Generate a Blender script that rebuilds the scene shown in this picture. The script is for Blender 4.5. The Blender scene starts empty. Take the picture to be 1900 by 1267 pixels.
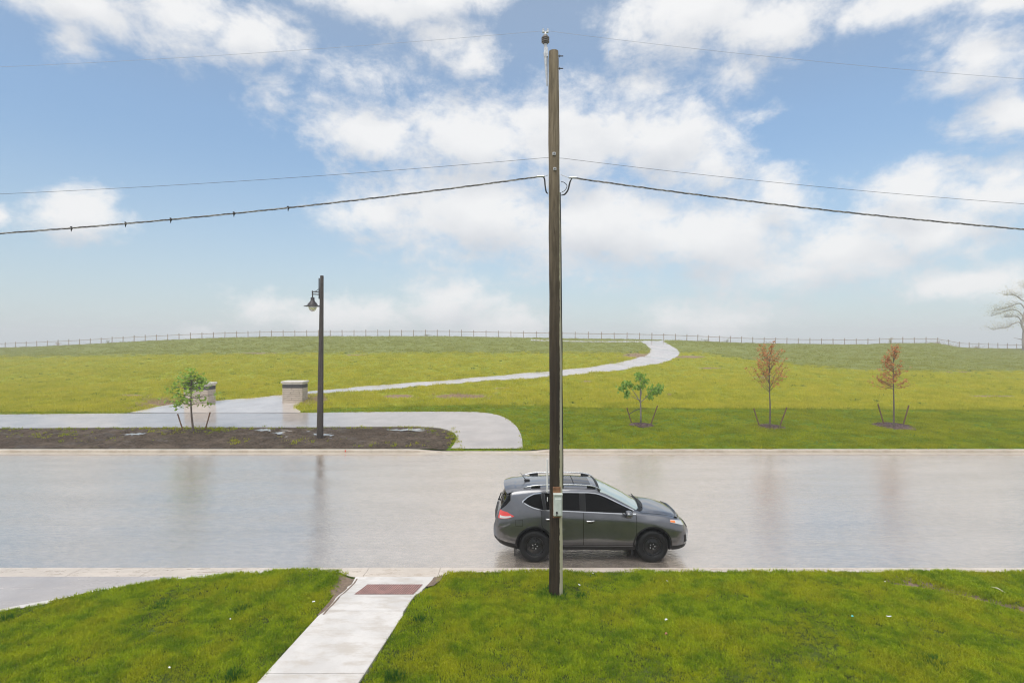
import bpy, bmesh, math, random
import numpy as np
from mathutils import Vector, Matrix

random.seed(7)
rng = np.random.default_rng(7)
scene = bpy.context.scene
COL = scene.collection
PI = math.pi

# ------------------------------------------------------------------ camera
EYE = 5.07          # metres above the road
F = 1050.0          # focal length in photo pixels (photo is 1900 wide)
CX, CY = 950.0, 633.0
cam_data = bpy.data.cameras.new('camera')
cam_data.sensor_width = 36.0
cam_data.sensor_fit = 'HORIZONTAL'
cam_data.lens = 36.0 * F / 1900.0
cam_data.clip_start = 0.1
cam_data.clip_end = 20000.0
cam = bpy.data.objects.new('camera', cam_data)
COL.objects.link(cam)
cam.location = (0, 0, EYE)
cam.rotation_euler = (PI / 2, 0, 0)
scene.camera = cam

# ------------------------------------------------------------------ exposure / render
scene.view_settings.view_transform = 'Standard'
scene.view_settings.look = 'None'
scene.view_settings.exposure = EXPOSURE = 0.5
scene.view_settings.gamma = 1.0
scene.view_settings.use_curve_mapping = False
scene.render.engine = 'CYCLES'
scene.cycles.use_denoising = True
scene.cycles.use_adaptive_sampling = False
scene.cycles.filter_width = 1.15
scene.cycles.max_bounces = 8
scene.cycles.diffuse_bounces = 3
scene.cycles.glossy_bounces = 4
scene.cycles.transmission_bounces = 6
scene.cycles.transparent_max_bounces = 12
scene.cycles.volume_bounces = 0
scene.cycles.sample_clamp_indirect = 4.0

# ------------------------------------------------------------------ node helpers
class NT:
    def __init__(self, tree):
        self.t = tree
        self.n = tree.nodes
        self.l = tree.links
    def put(self, sock, v):
        if v is None:
            return
        if isinstance(v, bpy.types.NodeSocket):
            self.l.new(v, sock)
        else:
            if sock.type == 'RGBA' and not isinstance(v, (int, float)) and len(v) == 3:
                v = (*v, 1.0)
            if sock.type == 'RGBA' and isinstance(v, (int, float)):
                v = (v, v, v, 1.0)
            if sock.type == 'VECTOR' and isinstance(v, (int, float)):
                v = (v, v, v)
            sock.default_value = v
    def math(self, op, a, b=None, c=None, clamp=False):
        n = self.n.new('ShaderNodeMath'); n.operation = op; n.use_clamp = clamp
        self.put(n.inputs[0], a); self.put(n.inputs[1], b); self.put(n.inputs[2], c)
        return n.outputs[0]
    def vmath(self, op, a, b=None, scale=None):
        n = self.n.new('ShaderNodeVectorMath'); n.operation = op
        self.put(n.inputs[0], a); self.put(n.inputs[1], b)
        if scale is not None: self.put(n.inputs['Scale'], scale)
        return n.outputs['Value'] if op in ('LENGTH', 'DOT_PRODUCT', 'DISTANCE') else n.outputs[0]
    def noise(self, vec, scale, detail=4, rough=0.55, dist=0.0, color=False, lac=2.0):
        n = self.n.new('ShaderNodeTexNoise')
        self.put(n.inputs['Vector'], vec); self.put(n.inputs['Scale'], scale)
        self.put(n.inputs['Detail'], detail); self.put(n.inputs['Roughness'], rough)
        self.put(n.inputs['Distortion'], dist); self.put(n.inputs['Lacunarity'], lac)
        return n.outputs['Color'] if color else n.outputs[0]
    def voro(self, vec, scale, feature='F1', out='Distance', rand=1.0):
        n = self.n.new('ShaderNodeTexVoronoi'); n.feature = feature
        self.put(n.inputs['Vector'], vec); self.put(n.inputs['Scale'], scale)
        self.put(n.inputs['Randomness'], rand)
        return n.outputs[out]
    def ramp(self, v, a, b, lo=0.0, hi=1.0, smooth=True):
        n = self.n.new('ShaderNodeMapRange')
        n.interpolation_type = 'SMOOTHSTEP' if smooth else 'LINEAR'
        n.clamp = True
        self.put(n.inputs[0], v); self.put(n.inputs[1], a); self.put(n.inputs[2], b)
        self.put(n.inputs[3], lo); self.put(n.inputs[4], hi)
        return n.outputs[0]
    def mix(self, f, a, b, blend='MIX'):
        n = self.n.new('ShaderNodeMix'); n.data_type = 'RGBA'; n.blend_type = blend
        self.put(n.inputs[0], f); self.put(n.inputs[6], a); self.put(n.inputs[7], b)
        return n.outputs[2]
    def mixf(self, f, a, b):
        n = self.n.new('ShaderNodeMix'); n.data_type = 'FLOAT'
        self.put(n.inputs[0], f); self.put(n.inputs[2], a); self.put(n.inputs[3], b)
        return n.outputs[0]
    def sep(self, v):
        n = self.n.new('ShaderNodeSeparateXYZ'); self.put(n.inputs[0], v)
        return n.outputs
    def comb(self, x, y, z):
        n = self.n.new('ShaderNodeCombineXYZ')
        self.put(n.inputs[0], x); self.put(n.inputs[1], y); self.put(n.inputs[2], z)
        return n.outputs[0]
    def bump(self, h, strength=0.3, dist=0.02, normal=None):
        n = self.n.new('ShaderNodeBump')
        self.put(n.inputs['Height'], h); self.put(n.inputs['Strength'], strength)
        self.put(n.inputs['Distance'], dist); self.put(n.inputs['Normal'], normal)
        return n.outputs[0]
    def attr(self, name, out='Fac'):
        n = self.n.new('ShaderNodeAttribute'); n.attribute_name = name
        return n.outputs[out]

def new_mat(name):
    m = bpy.data.materials.new(name)
    m.use_nodes = True
    m.node_tree.nodes.clear()
    t = NT(m.node_tree)
    out = t.n.new('ShaderNodeOutputMaterial')
    b = t.n.new('ShaderNodeBsdfPrincipled')
    t.l.new(b.outputs[0], out.inputs[0])
    t.bsdf, t.out = b, out
    return m, t
def wpos(t):
    return t.n.new('ShaderNodeNewGeometry').outputs['Position']
def opos(t):
    return t.n.new('ShaderNodeTexCoord').outputs['Object']
def setp(t, **k):
    names = dict(base='Base Color', rough='Roughness', metal='Metallic', normal='Normal', spec='Specular IOR Level',
                 coat='Coat Weight', coat_rough='Coat Roughness', trans='Transmission Weight', ior='IOR', alpha='Alpha',
                 sheen='Sheen Weight', coat_normal='Coat Normal', sss='Subsurface Weight')
    for a, v in k.items():
        t.put(t.bsdf.inputs[names[a]], v)

def simple_mat(name, col, rough=0.6, metal=0.0, var=0.15, scale=8.0, bump=0.0, bscale=60.0, **k):
    """a plain surface whose colour wanders a little and that carries a fine relief"""
    m, t = new_mat(name)
    p = opos(t)
    n = t.noise(p, scale, 5, 0.6)
    f = t.ramp(n, 0.3, 0.7)
    lo = tuple(c * (1 - var) for c in col); hi = tuple(min(1, c * (1 + var)) for c in col)
    setp(t, base=t.mix(f, lo, hi), rough=t.mixf(f, max(0.02, rough - 0.08), min(1, rough + 0.08)), metal=metal, **k)
    if bump:
        setp(t, normal=t.bump(t.noise(p, bscale, 3), bump, 0.01))
    return m

# ------------------------------------------------------------------ sky: Nishita daylight + procedural clouds
SUN_EL, SUN_AZ = math.radians(58), math.radians(205)     # azimuth clockwise from +Y
world = bpy.data.worlds.new('World')
scene.world = world
world.use_nodes = True
world.node_tree.nodes.clear()

def build_world():
    def blob_px(px, py, rx, ry, w=1.0):
        az = math.atan2(px - CX, F)
        el = math.atan2(CY - py, math.hypot(F, px - CX))
        ca = math.cos(az)
        return az, el, rx / F * ca * ca, ry / F * ca, w
    BL = [(150, 5, 190, 60), (330, 25, 180, 80), (490, 70, 120, 65), (700, -5, 220, 50), (840, -10, 130, 40),
          (820, 70, 100, 50, .8), (885, 105, 60, 40, .8), (130, 75, 50, 45, .6),
          (530, 170, 90, 45, .5), (690, 145, 130, 50, .55), (630, 190, 110, 30, .45),
          (690, 250, 130, 70, 1.1), (870, 260, 190, 90, 1.2), (1070, 255, 170, 110, 1.2), (1230, 260, 130, 90, 1.2), (1310, 290, 100, 60),
          (690, 395, 140, 65, .9), (880, 400, 270, 110, 1.1), (1120, 420, 260, 110, 1.2), (1330, 440, 250, 100, 1.1), (1440, 360, 85, 70),
          (1560, 470, 230, 80), (1700, 420, 230, 90, 1.1), (1700, 345, 140, 60, 1.1), (1870, 350, 170, 65, 1.1),
          (1500, 505, 260, 60, .9), (1780, 525, 150, 45, .9), (1040, 190, 90, 45, .5),
          (1280, 25, 200, 85, 1.1), (1420, 40, 160, 70), (1570, 45, 60, 45, .7), (1700, 0, 260, 50), (1880, 5, 140, 55),
          (1830, 110, 140, 85), (1860, 200, 120, 75), (1730, 80, 80, 40, .6),
          (1390, 140, 90, 45, .55), (1200, 160, 70, 50, .5), (1165, 75, 70, 50, .5), (1400, 210, 50, 15, .5),
          (150, 400, 110, 65, 1.15), (0, 395, 45, 28, .8),
          (650, 585, 210, 52, .8), (840, 562, 130, 70, .9), (935, 600, 130, 55, .9), (500, 572, 100, 40, .6),
          (1340, 592, 150, 48, .85), (1270, 588, 80, 38, .7), (392, 617, 60, 22, .7)]
    g = bpy.data.node_groups.new('cloud_density', 'ShaderNodeTree')
    g.interface.new_socket('Dir', in_out='INPUT', socket_type='NodeSocketVector')
    g.interface.new_socket('Density', in_out='OUTPUT', socket_type='NodeSocketFloat')
    g.interface.new_socket('Body', in_out='OUTPUT', socket_type='NodeSocketFloat')
    t = NT(g)
    gi = t.n.new('NodeGroupInput'); go = t.n.new('NodeGroupOutput')
    d = t.vmath('NORMALIZE', gi.outputs[0])
    x, y, z = t.sep(d)
    az = t.math('ARCTAN2', x, y)
    el = t.math('ARCSINE', z)
    dd = t.vmath('MULTIPLY', d, (1, 1, 1.5))
    wv = t.vmath('SUBTRACT', t.noise(dd, 7.0, 6, 0.6, color=True), (0.5, 0.5, 0.5))
    P = t.vmath('ADD', t.comb(az, el, 0.0), t.vmath('MULTIPLY', wv, (0.11, 0.075, 0)))
    acc = None
    for b in BL:
        a, e, ra, re, w = blob_px(*b)
        q = t.vmath('MULTIPLY', t.vmath('SUBTRACT', P, (a, e, 0)), (1 / ra, 1 / re, 0))
        v = t.math('MULTIPLY_ADD', t.vmath('LENGTH', q), -1.15 * w, 1.15 * w)
        if acc is None: acc = v
        else: acc = t.math('SMOOTH_MAX', acc, v, 0.25)
    gen = t.math('MULTIPLY_ADD', t.noise(dd, 2.6, 3, 0.5), 5.0, -1.7)
    inx = t.ramp(t.math('ABSOLUTE', az), 0.78, 0.98, 1.0, 0.0)
    inz = t.ramp(el, 0.54, 0.72, 1.0, 0.0)
    acc = t.mixf(t.math('MULTIPLY', inx, inz), gen, t.math('MAXIMUM', acc, -0.6))
    puff = t.math('SUBTRACT', t.noise(dd, 9.0, 4, 0.55), 0.5)
    t.l.new(t.math('MULTIPLY_ADD', puff, 1.3, acc), go.inputs[1])
    fb = t.math('SUBTRACT', t.noise(dd, 13.0, 10, 0.64, 0.3), 0.5)
    fb2 = t.math('SUBTRACT', t.noise(dd, 42.0, 6, 0.6), 0.5)
    acc = t.math('ADD', acc, t.math('MULTIPLY', fb, 1.9))
    acc = t.math('ADD', acc, t.math('MULTIPLY', fb2, 0.85))
    t.l.new(acc, go.inputs[0])

    t = NT(world.node_tree)
    out = t.n.new('ShaderNodeOutputWorld')
    bg = t.n.new('ShaderNodeBackground')
    bg.inputs['Strength'].default_value = 0.1
    t.l.new(bg.outputs[0], out.inputs[0])
    sky = t.n.new('ShaderNodeTexSky')
    sky.sky_type = 'NISHITA'
    sky.sun_disc = False
    sky.sun_elevation = SUN_EL
    sky.sun_rotation = SUN_AZ
    sky.air_density = 1.0; sky.dust_density = 0.6; sky.ozone_density = 1.5
    d = t.n.new('ShaderNodeTexCoord').outputs['Generated']
    x, y, z = t.sep(d)
    # the clear sky: Nishita blue washed by thin high vapour, more of it towards the horizon
    wash = t.math('MULTIPLY_ADD', t.math('POWER', t.ramp(z, 0.0, 0.42, 1.0, 0.0, smooth=False), 1.6), 0.72, 0.05)
    wash = t.math('ADD', wash, t.ramp(z, 0.26, 0.52, 0.0, 0.26))
    blue = t.vmath('SCALE', t.vmath('MULTIPLY', sky.outputs[0], SKY_GAIN), None, t.ramp(z, 0.06, 0.34, 0.74, 1.0, smooth=False))
    clear = t.mix(wash, blue, (4.55, 5.0, 5.4))
    def dens(v):
        n = t.n.new('ShaderNodeGroup'); n.node_tree = g
        t.put(n.inputs[0], v)
        return n.outputs[0], n.outputs[1]
    d0, b0 = dens(d)
    d1, b1 = dens(t.vmath('ADD', d, (0.006, 0, 0.05)))
    alpha = t.ramp(d0, -0.17, 0.92, 0.0, 0.95)
    lit = t.math('MULTIPLY_ADD', t.math('SUBTRACT', b0, b1), 0.75, 0.56)
    lit = t.math('ADD', lit, t.math('MULTIPLY', t.math('SUBTRACT', d0, b0), 0.22))
    thick = t.ramp(d0, 0.25, 1.6, 0.16, -0.10)
    lit = t.math('ADD', lit, thick, clamp=True)
    ccol = t.mix(lit, (4.6, 4.8, 5.15), (6.65, 6.65, 6.65))
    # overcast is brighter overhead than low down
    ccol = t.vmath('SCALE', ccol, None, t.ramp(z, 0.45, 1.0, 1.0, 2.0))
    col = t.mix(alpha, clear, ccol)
    # below the horizon (only seen in the haze gap) the air goes on in the horizon's own colour
    col = t.mix(t.ramp(z, -0.02, 0.0, 1.0, 0.0), col, (4.75, 5.15, 5.4))
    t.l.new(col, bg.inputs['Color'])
    world.cycles.sampling_method = 'MANUAL'
    world.cycles.sample_map_resolution = 1024
SKY_GAIN = (1.0, 1.17, 1.21)
build_world()

sun_data = bpy.data.lights.new('sun', 'SUN')
sun_data.energy = 1.5
sun_data.angle = math.radians(40)
sun_data.color = (1.0, 0.96, 0.9)
sun = bpy.data.objects.new('sun', sun_data)
COL.objects.link(sun)
sd = Vector((math.sin(SUN_AZ) * math.cos(SUN_EL), math.cos(SUN_AZ) * math.cos(SUN_EL), math.sin(SUN_EL)))
sun.rotation_euler = (-sd).to_track_quat('-Z', 'Y').to_euler()
sun.location = sd * 60

# ------------------------------------------------------------------ object helpers
def link(name, mesh, mats=None, parent=None, loc=None):
    o = bpy.data.objects.new(name, mesh)
    COL.objects.link(o)
    if mats is not None and mesh is not None:
        for m in (mats if isinstance(mats, (list, tuple)) else [mats]):
            mesh.materials.append(m)
    if parent is not None: o.parent = parent
    if loc is not None: o.location = loc
    return o
def tag(o, label=None, cat=None, group=None, kind=None):
    if label: o['label'] = label
    if cat: o['category'] = cat
    if group: o['group'] = group
    if kind: o['kind'] = kind
    return o
def empty(name, loc, rz=0.0):
    o = bpy.data.objects.new(name, None)
    COL.objects.link(o)
    o.location = loc
    o.rotation_euler = (0, 0, rz)
    o.empty_display_size = 0.2
    return o

class MB:
    """collects plain geometry for one mesh"""
    def __init__(self):
        self.v, self.f, self.m = [], [], []
        self.mi = 0
    def add(self, vs, fs):
        b = len(self.v)
        self.v.extend([tuple(p) for p in vs])
        for f in fs:
            self.f.append(tuple(i + b for i in f)); self.m.append(self.mi)
    def box(self, c, s, rot=None):
        hx, hy, hz = s[0] / 2, s[1] / 2, s[2] / 2
        vs = [Vector((x, y, z)) for x in (-hx, hx) for y in (-hy, hy) for z in (-hz, hz)]
        if rot is not None: vs = [rot @ p for p in vs]
        vs = [p + Vector(c) for p in vs]
        self.add(vs, [(0, 1, 3, 2), (4, 6, 7, 5), (0, 4, 5, 1), (2, 3, 7, 6), (0, 2, 6, 4), (1, 5, 7, 3)])
    def bbox(self, c, s, b=0.01, rot=None):
        """box with chamfered edges"""
        bm = bmesh.new()
        bmesh.ops.create_cube(bm, size=1.0)
        for v in bm.verts: v.co = Vector((v.co.x * s[0], v.co.y * s[1], v.co.z * s[2]))
        bmesh.ops.bevel(bm, geom=list(bm.edges), offset=b, segments=1, affect='EDGES')
        bm.verts.ensure_lookup_table()
        vs = [v.co.copy() for v in bm.verts]
        if rot is not None: vs = [rot @ p for p in vs]
        fs = [[v.index for v in f.verts] for f in bm.faces]
        bm.free()
        self.add([p + Vector(c) for p in vs], fs)
    def tube(self, pts, rad, n=8, cap=True):
        pts = [Vector(p) for p in pts]
        if not hasattr(rad, '__len__'): rad = [rad] * len(pts)
        vs, fs = [], []
        up = None
        for i, p in enumerate(pts):
            a = pts[max(0, i - 1)]; b = pts[min(len(pts) - 1, i + 1)]
            t = (b - a)
            if t.length < 1e-9: t = Vector((0, 0, 1))
            t.normalize()
            if up is None:
                up = Vector((1, 0, 0)) if abs(t.x) < 0.9 else Vector((0, 1, 0))
            u = (up - t * up.dot(t))
            if u.length < 1e-5:
                u = t.orthogonal()
            u.normalize(); up = u
            w = t.cross(u)
            for k in range(n):
                an = 2 * PI * k / n
                vs.append(p + (u * math.cos(an) + w * math.sin(an)) * rad[i])
        for i in range(len(pts) - 1):
            for k in range(n):
                k2 = (k + 1) % n
                fs.append((i * n + k, i * n + k2, (i + 1) * n + k2, (i + 1) * n + k))
        if cap:
            fs.append(tuple(range(n - 1, -1, -1)))
            fs.append(tuple((len(pts) - 1) * n + k for k in range(n)))
        self.add(vs, fs)
    def lathe(self, prof, c, axis='Z', n=24, close=True):
        """prof: list of (r, h) along the axis"""
        vs, fs = [], []
        for r, h in prof:
            for k in range(n):
                a = 2 * PI * k / n
                p = (r * math.cos(a), r * math.sin(a), h)
                if axis == 'Y': p = (p[0], p[2], p[1])
                if axis == 'X': p = (p[2], p[0], p[1])
                vs.append(Vector(p) + Vector(c))
        for i in range(len(prof) - 1):
            for k in range(n):
                k2 = (k + 1) % n
                q = (i * n + k, i * n + k2, (i + 1) * n + k2, (i + 1) * n + k)
                fs.append(q if axis != 'Y' else q[::-1])
        if close:
            a = tuple(range(n - 1, -1, -1)); b = tuple((len(prof) - 1) * n + k for k in range(n))
            fs += [a, b] if axis != 'Y' else [a[::-1], b[::-1]]
        self.add(vs, fs)
    def grid(self, P):
        """P: [i][j] array of points"""
        ni, nj = len(P), len(P[0])
        self.add([p for r in P for p in r],
                 [(i * nj + j, i * nj + j + 1, (i + 1) * nj + j + 1, (i + 1) * nj + j) for i in range(ni - 1) for j in range(nj - 1)])
    def mesh(self, name, smooth=False, sharp=None):
        me = bpy.data.meshes.new(name)
        me.from_pydata(self.v, [], self.f)
        if any(self.m): me.polygons.foreach_set('material_index', self.m)
        if smooth:
            me.polygons.foreach_set('use_smooth', [True] * len(me.polygons))
            if sharp: me.set_sharp_from_angle(angle=math.radians(sharp))
        me.update()
        return me
    def build(self, name, mats, parent=None, smooth=False, sharp=None, loc=None, fix=False):
        me = self.mesh(name, smooth, sharp)
        if fix:
            bm = bmesh.new(); bm.from_mesh(me)
            bmesh.ops.recalc_face_normals(bm, faces=bm.faces)
            bm.to_mesh(me); bm.free()
        return link(name, me, mats, parent, loc)

def catmull(pts, n):
    """resample a polyline smoothly to n points"""
    P = np.array(pts, float)
    d = np.r_[0, np.cumsum(np.linalg.norm(np.diff(P, axis=0), axis=1))]
    out = []
    m = np.zeros_like(P)
    m[1:-1] = (P[2:] - P[:-2]) / (d[2:] - d[:-2])[:, None]
    m[0] = (P[1] - P[0]) / (d[1] - d[0]); m[-1] = (P[-1] - P[-2]) / (d[-1] - d[-2])
    for s in np.linspace(0, d[-1], n):
        i = min(len(d) - 2, int(np.searchsorted(d, s, side='right') - 1))
        h = d[i + 1] - d[i]; t = (s - d[i]) / h
        out.append((2 * t**3 - 3 * t**2 + 1) * P[i] + (t**3 - 2 * t**2 + t) * h * m[i] + (-2 * t**3 + 3 * t**2) * P[i + 1] + (t**3 - t**2) * h * m[i + 1])
    return np.array(out)
def hermite(xs, ys):
    """smooth monotone-ish interpolant as a vectorised function"""
    xs = np.array(xs, float); ys = np.array(ys, float)
    dx = np.diff(xs); s = np.diff(ys) / dx
    m = np.zeros_like(ys); m[0], m[-1] = s[0], s[-1]
    for i in range(1, len(xs) - 1):
        m[i] = 0 if s[i - 1] * s[i] <= 0 else 2 * s[i - 1] * s[i] / (s[i - 1] + s[i])
    def f(x):
        x = np.clip(x, xs[0], xs[-1])
        i = np.clip(np.searchsorted(xs, x, side='right') - 1, 0, len(xs) - 2)
        t = (x - xs[i]) / dx[i]
        return (2 * t**3 - 3 * t**2 + 1) * ys[i] + (t**3 - 2 * t**2 + t) * dx[i] * m[i] + (-2 * t**3 + 3 * t**2) * ys[i + 1] + (t**3 - t**2) * dx[i] * m[i + 1]
    return f
def sstep(a, b, x):
    t = np.clip((x - a) / (b - a), 0, 1)
    return t * t * (3 - 2 * t)

# ------------------------------------------------------------------ the lie of the land
KERB_FAR = 26.05      # back of the far kerb
FOOT = 35.5           # where the hill begins to climb
f_dist = hermite([-900, -400, 0, 300, 600, 1000, 1130, 1270, 1480, 1700, 1800, 1900, 2300, 2800],
                 [150, 142, 130, 118, 114, 106, 103, 110, 118, 120, 126, 140, 165, 180])
f_row = hermite([-900, -400, 0, 130, 260, 400, 500, 600, 800, 950, 1100, 1200, 1270, 1400, 1480, 1600, 1660, 1730, 1790, 1900, 2300, 2800],
                [652, 652, 645, 640, 633, 627, 624.5, 623.5, 623.5, 626, 628.5, 630, 632, 636.5, 638, 639, 636.5, 636.5, 645, 647, 650, 652])
def height(x, y):
    x = np.asarray(x, float); y = np.asarray(y, float)
    px = CX + F * x / np.maximum(y, 5)
    df = f_dist(px)
    zf = EYE - (f_row(px) - CY) * df / F
    flat = 0.13 + (0.57 - 0.13) * (y - KERB_FAR) / (FOOT - KERB_FAR)
    s = (y - FOOT) / (df - FOOT)
    hill = 0.57 + (zf - 0.57) * s
    tt = np.maximum(y - df, 0)
    back = np.maximum(zf - 0.13 * tt * tt / (tt + 14), -9.0)
    z = np.where(y < FOOT, flat, np.where(y < df, hill, back))
    amp = sstep(37, 55, y) * (1 - sstep(85, 100, y))
    z = z + amp * (0.06 * np.sin(x * 0.31 + 1.3 * np.sin(y * 0.17)) + 0.05 * np.sin(y * 0.53 + x * 0.11) + 0.03 * np.sin(x * 0.9 + y * 0.7))
    # swell of the ridge right of where the path goes over it
    z = z + 0.42 * np.exp(-((px - 1330) / 95) ** 2 - ((y - 97) / 9) ** 2)
    # the ramp where the roadside path comes down to the road
    z = z - 0.09 * sstep(-3.9, -2.6, x) * (1 - sstep(0.3, 1.5, x)) * (1 - sstep(26.4, 28.2, y))
    return z
_DG = np.concatenate([np.arange(20, 60, 0.05), np.arange(60, 220, 0.1)])
def gp(px, py, off=0.0):
    """the point of the hillside seen at a photo pixel"""
    u = (px - CX) / F
    ray = EYE - (py - CY) * _DG / F
    h = height(u * _DG, _DG)
    hit = np.nonzero(ray <= h)[0]
    i = hit[0] if len(hit) else len(_DG) - 1
    if i > 0 and len(hit):
        a0 = ray[i - 1] - h[i - 1]; a1 = ray[i] - h[i]
        D = _DG[i - 1] + (_DG[i] - _DG[i - 1]) * a0 / (a0 - a1)
    else:
        D = _DG[i]
    return np.array([u * D, D, float(height(u * D, D)) + off])
def near(px, py, z=0.15):
    """the point at height z seen at a photo pixel"""
    D = (EYE - z) * F / (py - CY)
    return np.array([(px - CX) / F * D, D, z])
def inpoly(x, y, poly):
    x = np.asarray(x); y = np.asarray(y)
    r = np.zeros(x.shape, bool)
    n = len(poly)
    for i in range(n):
        x1, y1 = poly[i][:2]; x2, y2 = poly[(i + 1) % n][:2]
        c = ((y1 > y) != (y2 > y)) & (x < (x2 - x1) * (y - y1) / (y2 - y1 + 1e-12) + x1)
        r ^= c
    return r
def vnoise(x, y, s, seed=0):
    """cheap value noise"""
    x = np.asarray(x) / s; y = np.asarray(y) / s
    xi = np.floor(x).astype(np.int64); yi = np.floor(y).astype(np.int64)
    fx = x - xi; fy = y - yi
    def h(a, b):
        n = (a * 374761393 + b * 668265263 + seed * 974711) & 0x7fffffff
        n = ((n ^ (n >> 13)) * 1274126177) & 0x7fffffff
        return ((n ^ (n >> 16)) & 0xffff) / 65535.0
    fx = fx * fx * (3 - 2 * fx); fy = fy * fy * (3 - 2 * fy)
    return (h(xi, yi) * (1 - fx) + h(xi + 1, yi) * fx) * (1 - fy) + (h(xi, yi + 1) * (1 - fx) + h(xi + 1, yi + 1) * fx) * fy

# ------------------------------------------------------------------ materials of the setting
def wet_layer(t, diffuse_col, rough_d, tint, rough_g, nrm_d, nrm_g, ior, k):
    """a rain film on a rough ground: Fresnel mirror over the diffuse surface"""
    setp(t, base=diffuse_col, rough=rough_d, spec=0.0, normal=nrm_d)
    gl = t.n.new('ShaderNodeBsdfGlossy')
    t.put(gl.inputs['Color'], tint); t.put(gl.inputs['Roughness'], rough_g); t.put(gl.inputs['Normal'], nrm_g)
    fr = t.n.new('ShaderNodeFresnel'); fr.inputs['IOR'].default_value = ior; t.put(fr.inputs['Normal'], nrm_g)
    mx = t.n.new('ShaderNodeMixShader')
    t.l.new(t.math('MULTIPLY', fr.outputs[0], k, clamp=True), mx.inputs[0])
    t.l.new(t.bsdf.outputs[0], mx.inputs[1]); t.l.new(gl.outputs[0], mx.inputs[2])
    t.l.new(mx.outputs[0], t.out.inputs[0])
def mat_road():
    m, t = new_mat('wet_asphalt')
    p = wpos(t)
    big = t.noise(t.vmath('MULTIPLY', p, (0.25, 1.0, 1)), 0.5, 4, 0.6)
    grit = t.math('ADD', t.math('MULTIPLY', t.noise(t.vmath('MULTIPLY', p, (0.45, 1, 1)), 7, 3, 0.7), 0.6), t.math('MULTIPLY', t.noise(p, 24, 3, 0.8), 0.4))
    streak = t.noise(t.vmath('MULTIPLY', p, (0.06, 1.3, 1)), 1.6, 5, 0.6)
    c = t.mix(t.ramp(big, 0.3, 0.7), (0.355, 0.302, 0.258), (0.42, 0.358, 0.307))
    c = t.mix(t.math('MULTIPLY', t.ramp(streak, 0.50, 0.72), 0.5), c, (0.255, 0.21, 0.178))
    c = t.mix(t.ramp(grit, 0.38, 0.62), t.vmath('SCALE', c, None, 0.72), t.vmath('SCALE', c, None, 1.28))
    wet = t.ramp(t.noise(t.vmath('MULTIPLY', p, (0.3, 1, 1)), 0.9, 5, 0.6), 0.35, 0.65)
    rip = t.noise(t.vmath('MULTIPLY', p, (0.5, 1, 1)), 13, 4, 0.65)
    rip2 = t.noise(t.vmath('MULTIPLY', p, (0.35, 1, 1)), 30, 2, 0.6)
    h = t.math('ADD', rip, t.math('MULTIPLY', rip2, 0.3))
    nrm = t.bump(h, t.mixf(wet, 0.46, 0.28), 0.022)
    wet_layer(t, c, 0.9, (1.0, 0.90, 0.79), t.mixf(wet, 0.13, 0.06), nrm, nrm, 1.6, 0.66)
    return m
def mat_path(name, col, rough, brush=0.0, spec=0.5):
    m, t = new_mat(name)
    p = wpos(t)
    a = t.noise(p, 0.8, 5, 0.6); b = t.noise(p, 40, 3, 0.7)
    st = t.noise(t.vmath('MULTIPLY', p, (0.5, 2.0, 1)), 1.5, 4, 0.6)
    c = t.mix(t.ramp(a, 0.3, 0.7), tuple(x * 0.88 for x in col), tuple(x * 1.08 for x in col))
    c = t.mix(t.math('MULTIPLY', t.ramp(b, 0.4, 0.7), 0.25), c, tuple(x * 0.7 for x in col))
    setp(t, base=c, rough=0.9)
    nrm = t.bump(t.noise(p, 16, 4, 0.6), 0.16, 0.015)
    wet_layer(t, c, 0.9, (1.0, 0.95, 0.91), t.mixf(t.ramp(st, 0.35, 0.65), rough + 0.10, rough * 0.6), nrm, nrm, 1.6, 1.0)
    return m
def mat_concrete(name, col, rough=0.55, brush=False):
    m, t = new_mat(name)
    p = wpos(t)
    a = t.noise(p, 1.1, 6, 0.65); b = t.noise(p, 120, 2, 0.6)
    st = t.noise(t.vmath('MULTIPLY', p, (1.2, 3.0, 1)), 1.7, 6, 0.7)
    c = t.mix(t.ramp(a, 0.3, 0.72), tuple(x * 0.86 for x in col), tuple(min(.8, x * 1.08) for x in col))
    c = t.mix(t.math('MULTIPLY', t.ramp(st, 0.44, 0.66), 0.7), c, (col[0] * 0.74, col[1] * 0.68, col[2] * 0.60))
    c = t.mix(t.math('MULTIPLY', t.ramp(b, 0.5, 0.75), 0.3), c, tuple(x * 0.75 for x in col))
    h = t.noise(t.vmath('MULTIPLY', p, (2, 60, 1)), 1.0, 3, 0.6) if brush else b
    setp(t, base=c, rough=t.mixf(t.ramp(st, 0.4, 0.65), rough, rough * 0.55), normal=t.bump(h, 0.25, 0.006))
    return m
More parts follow.
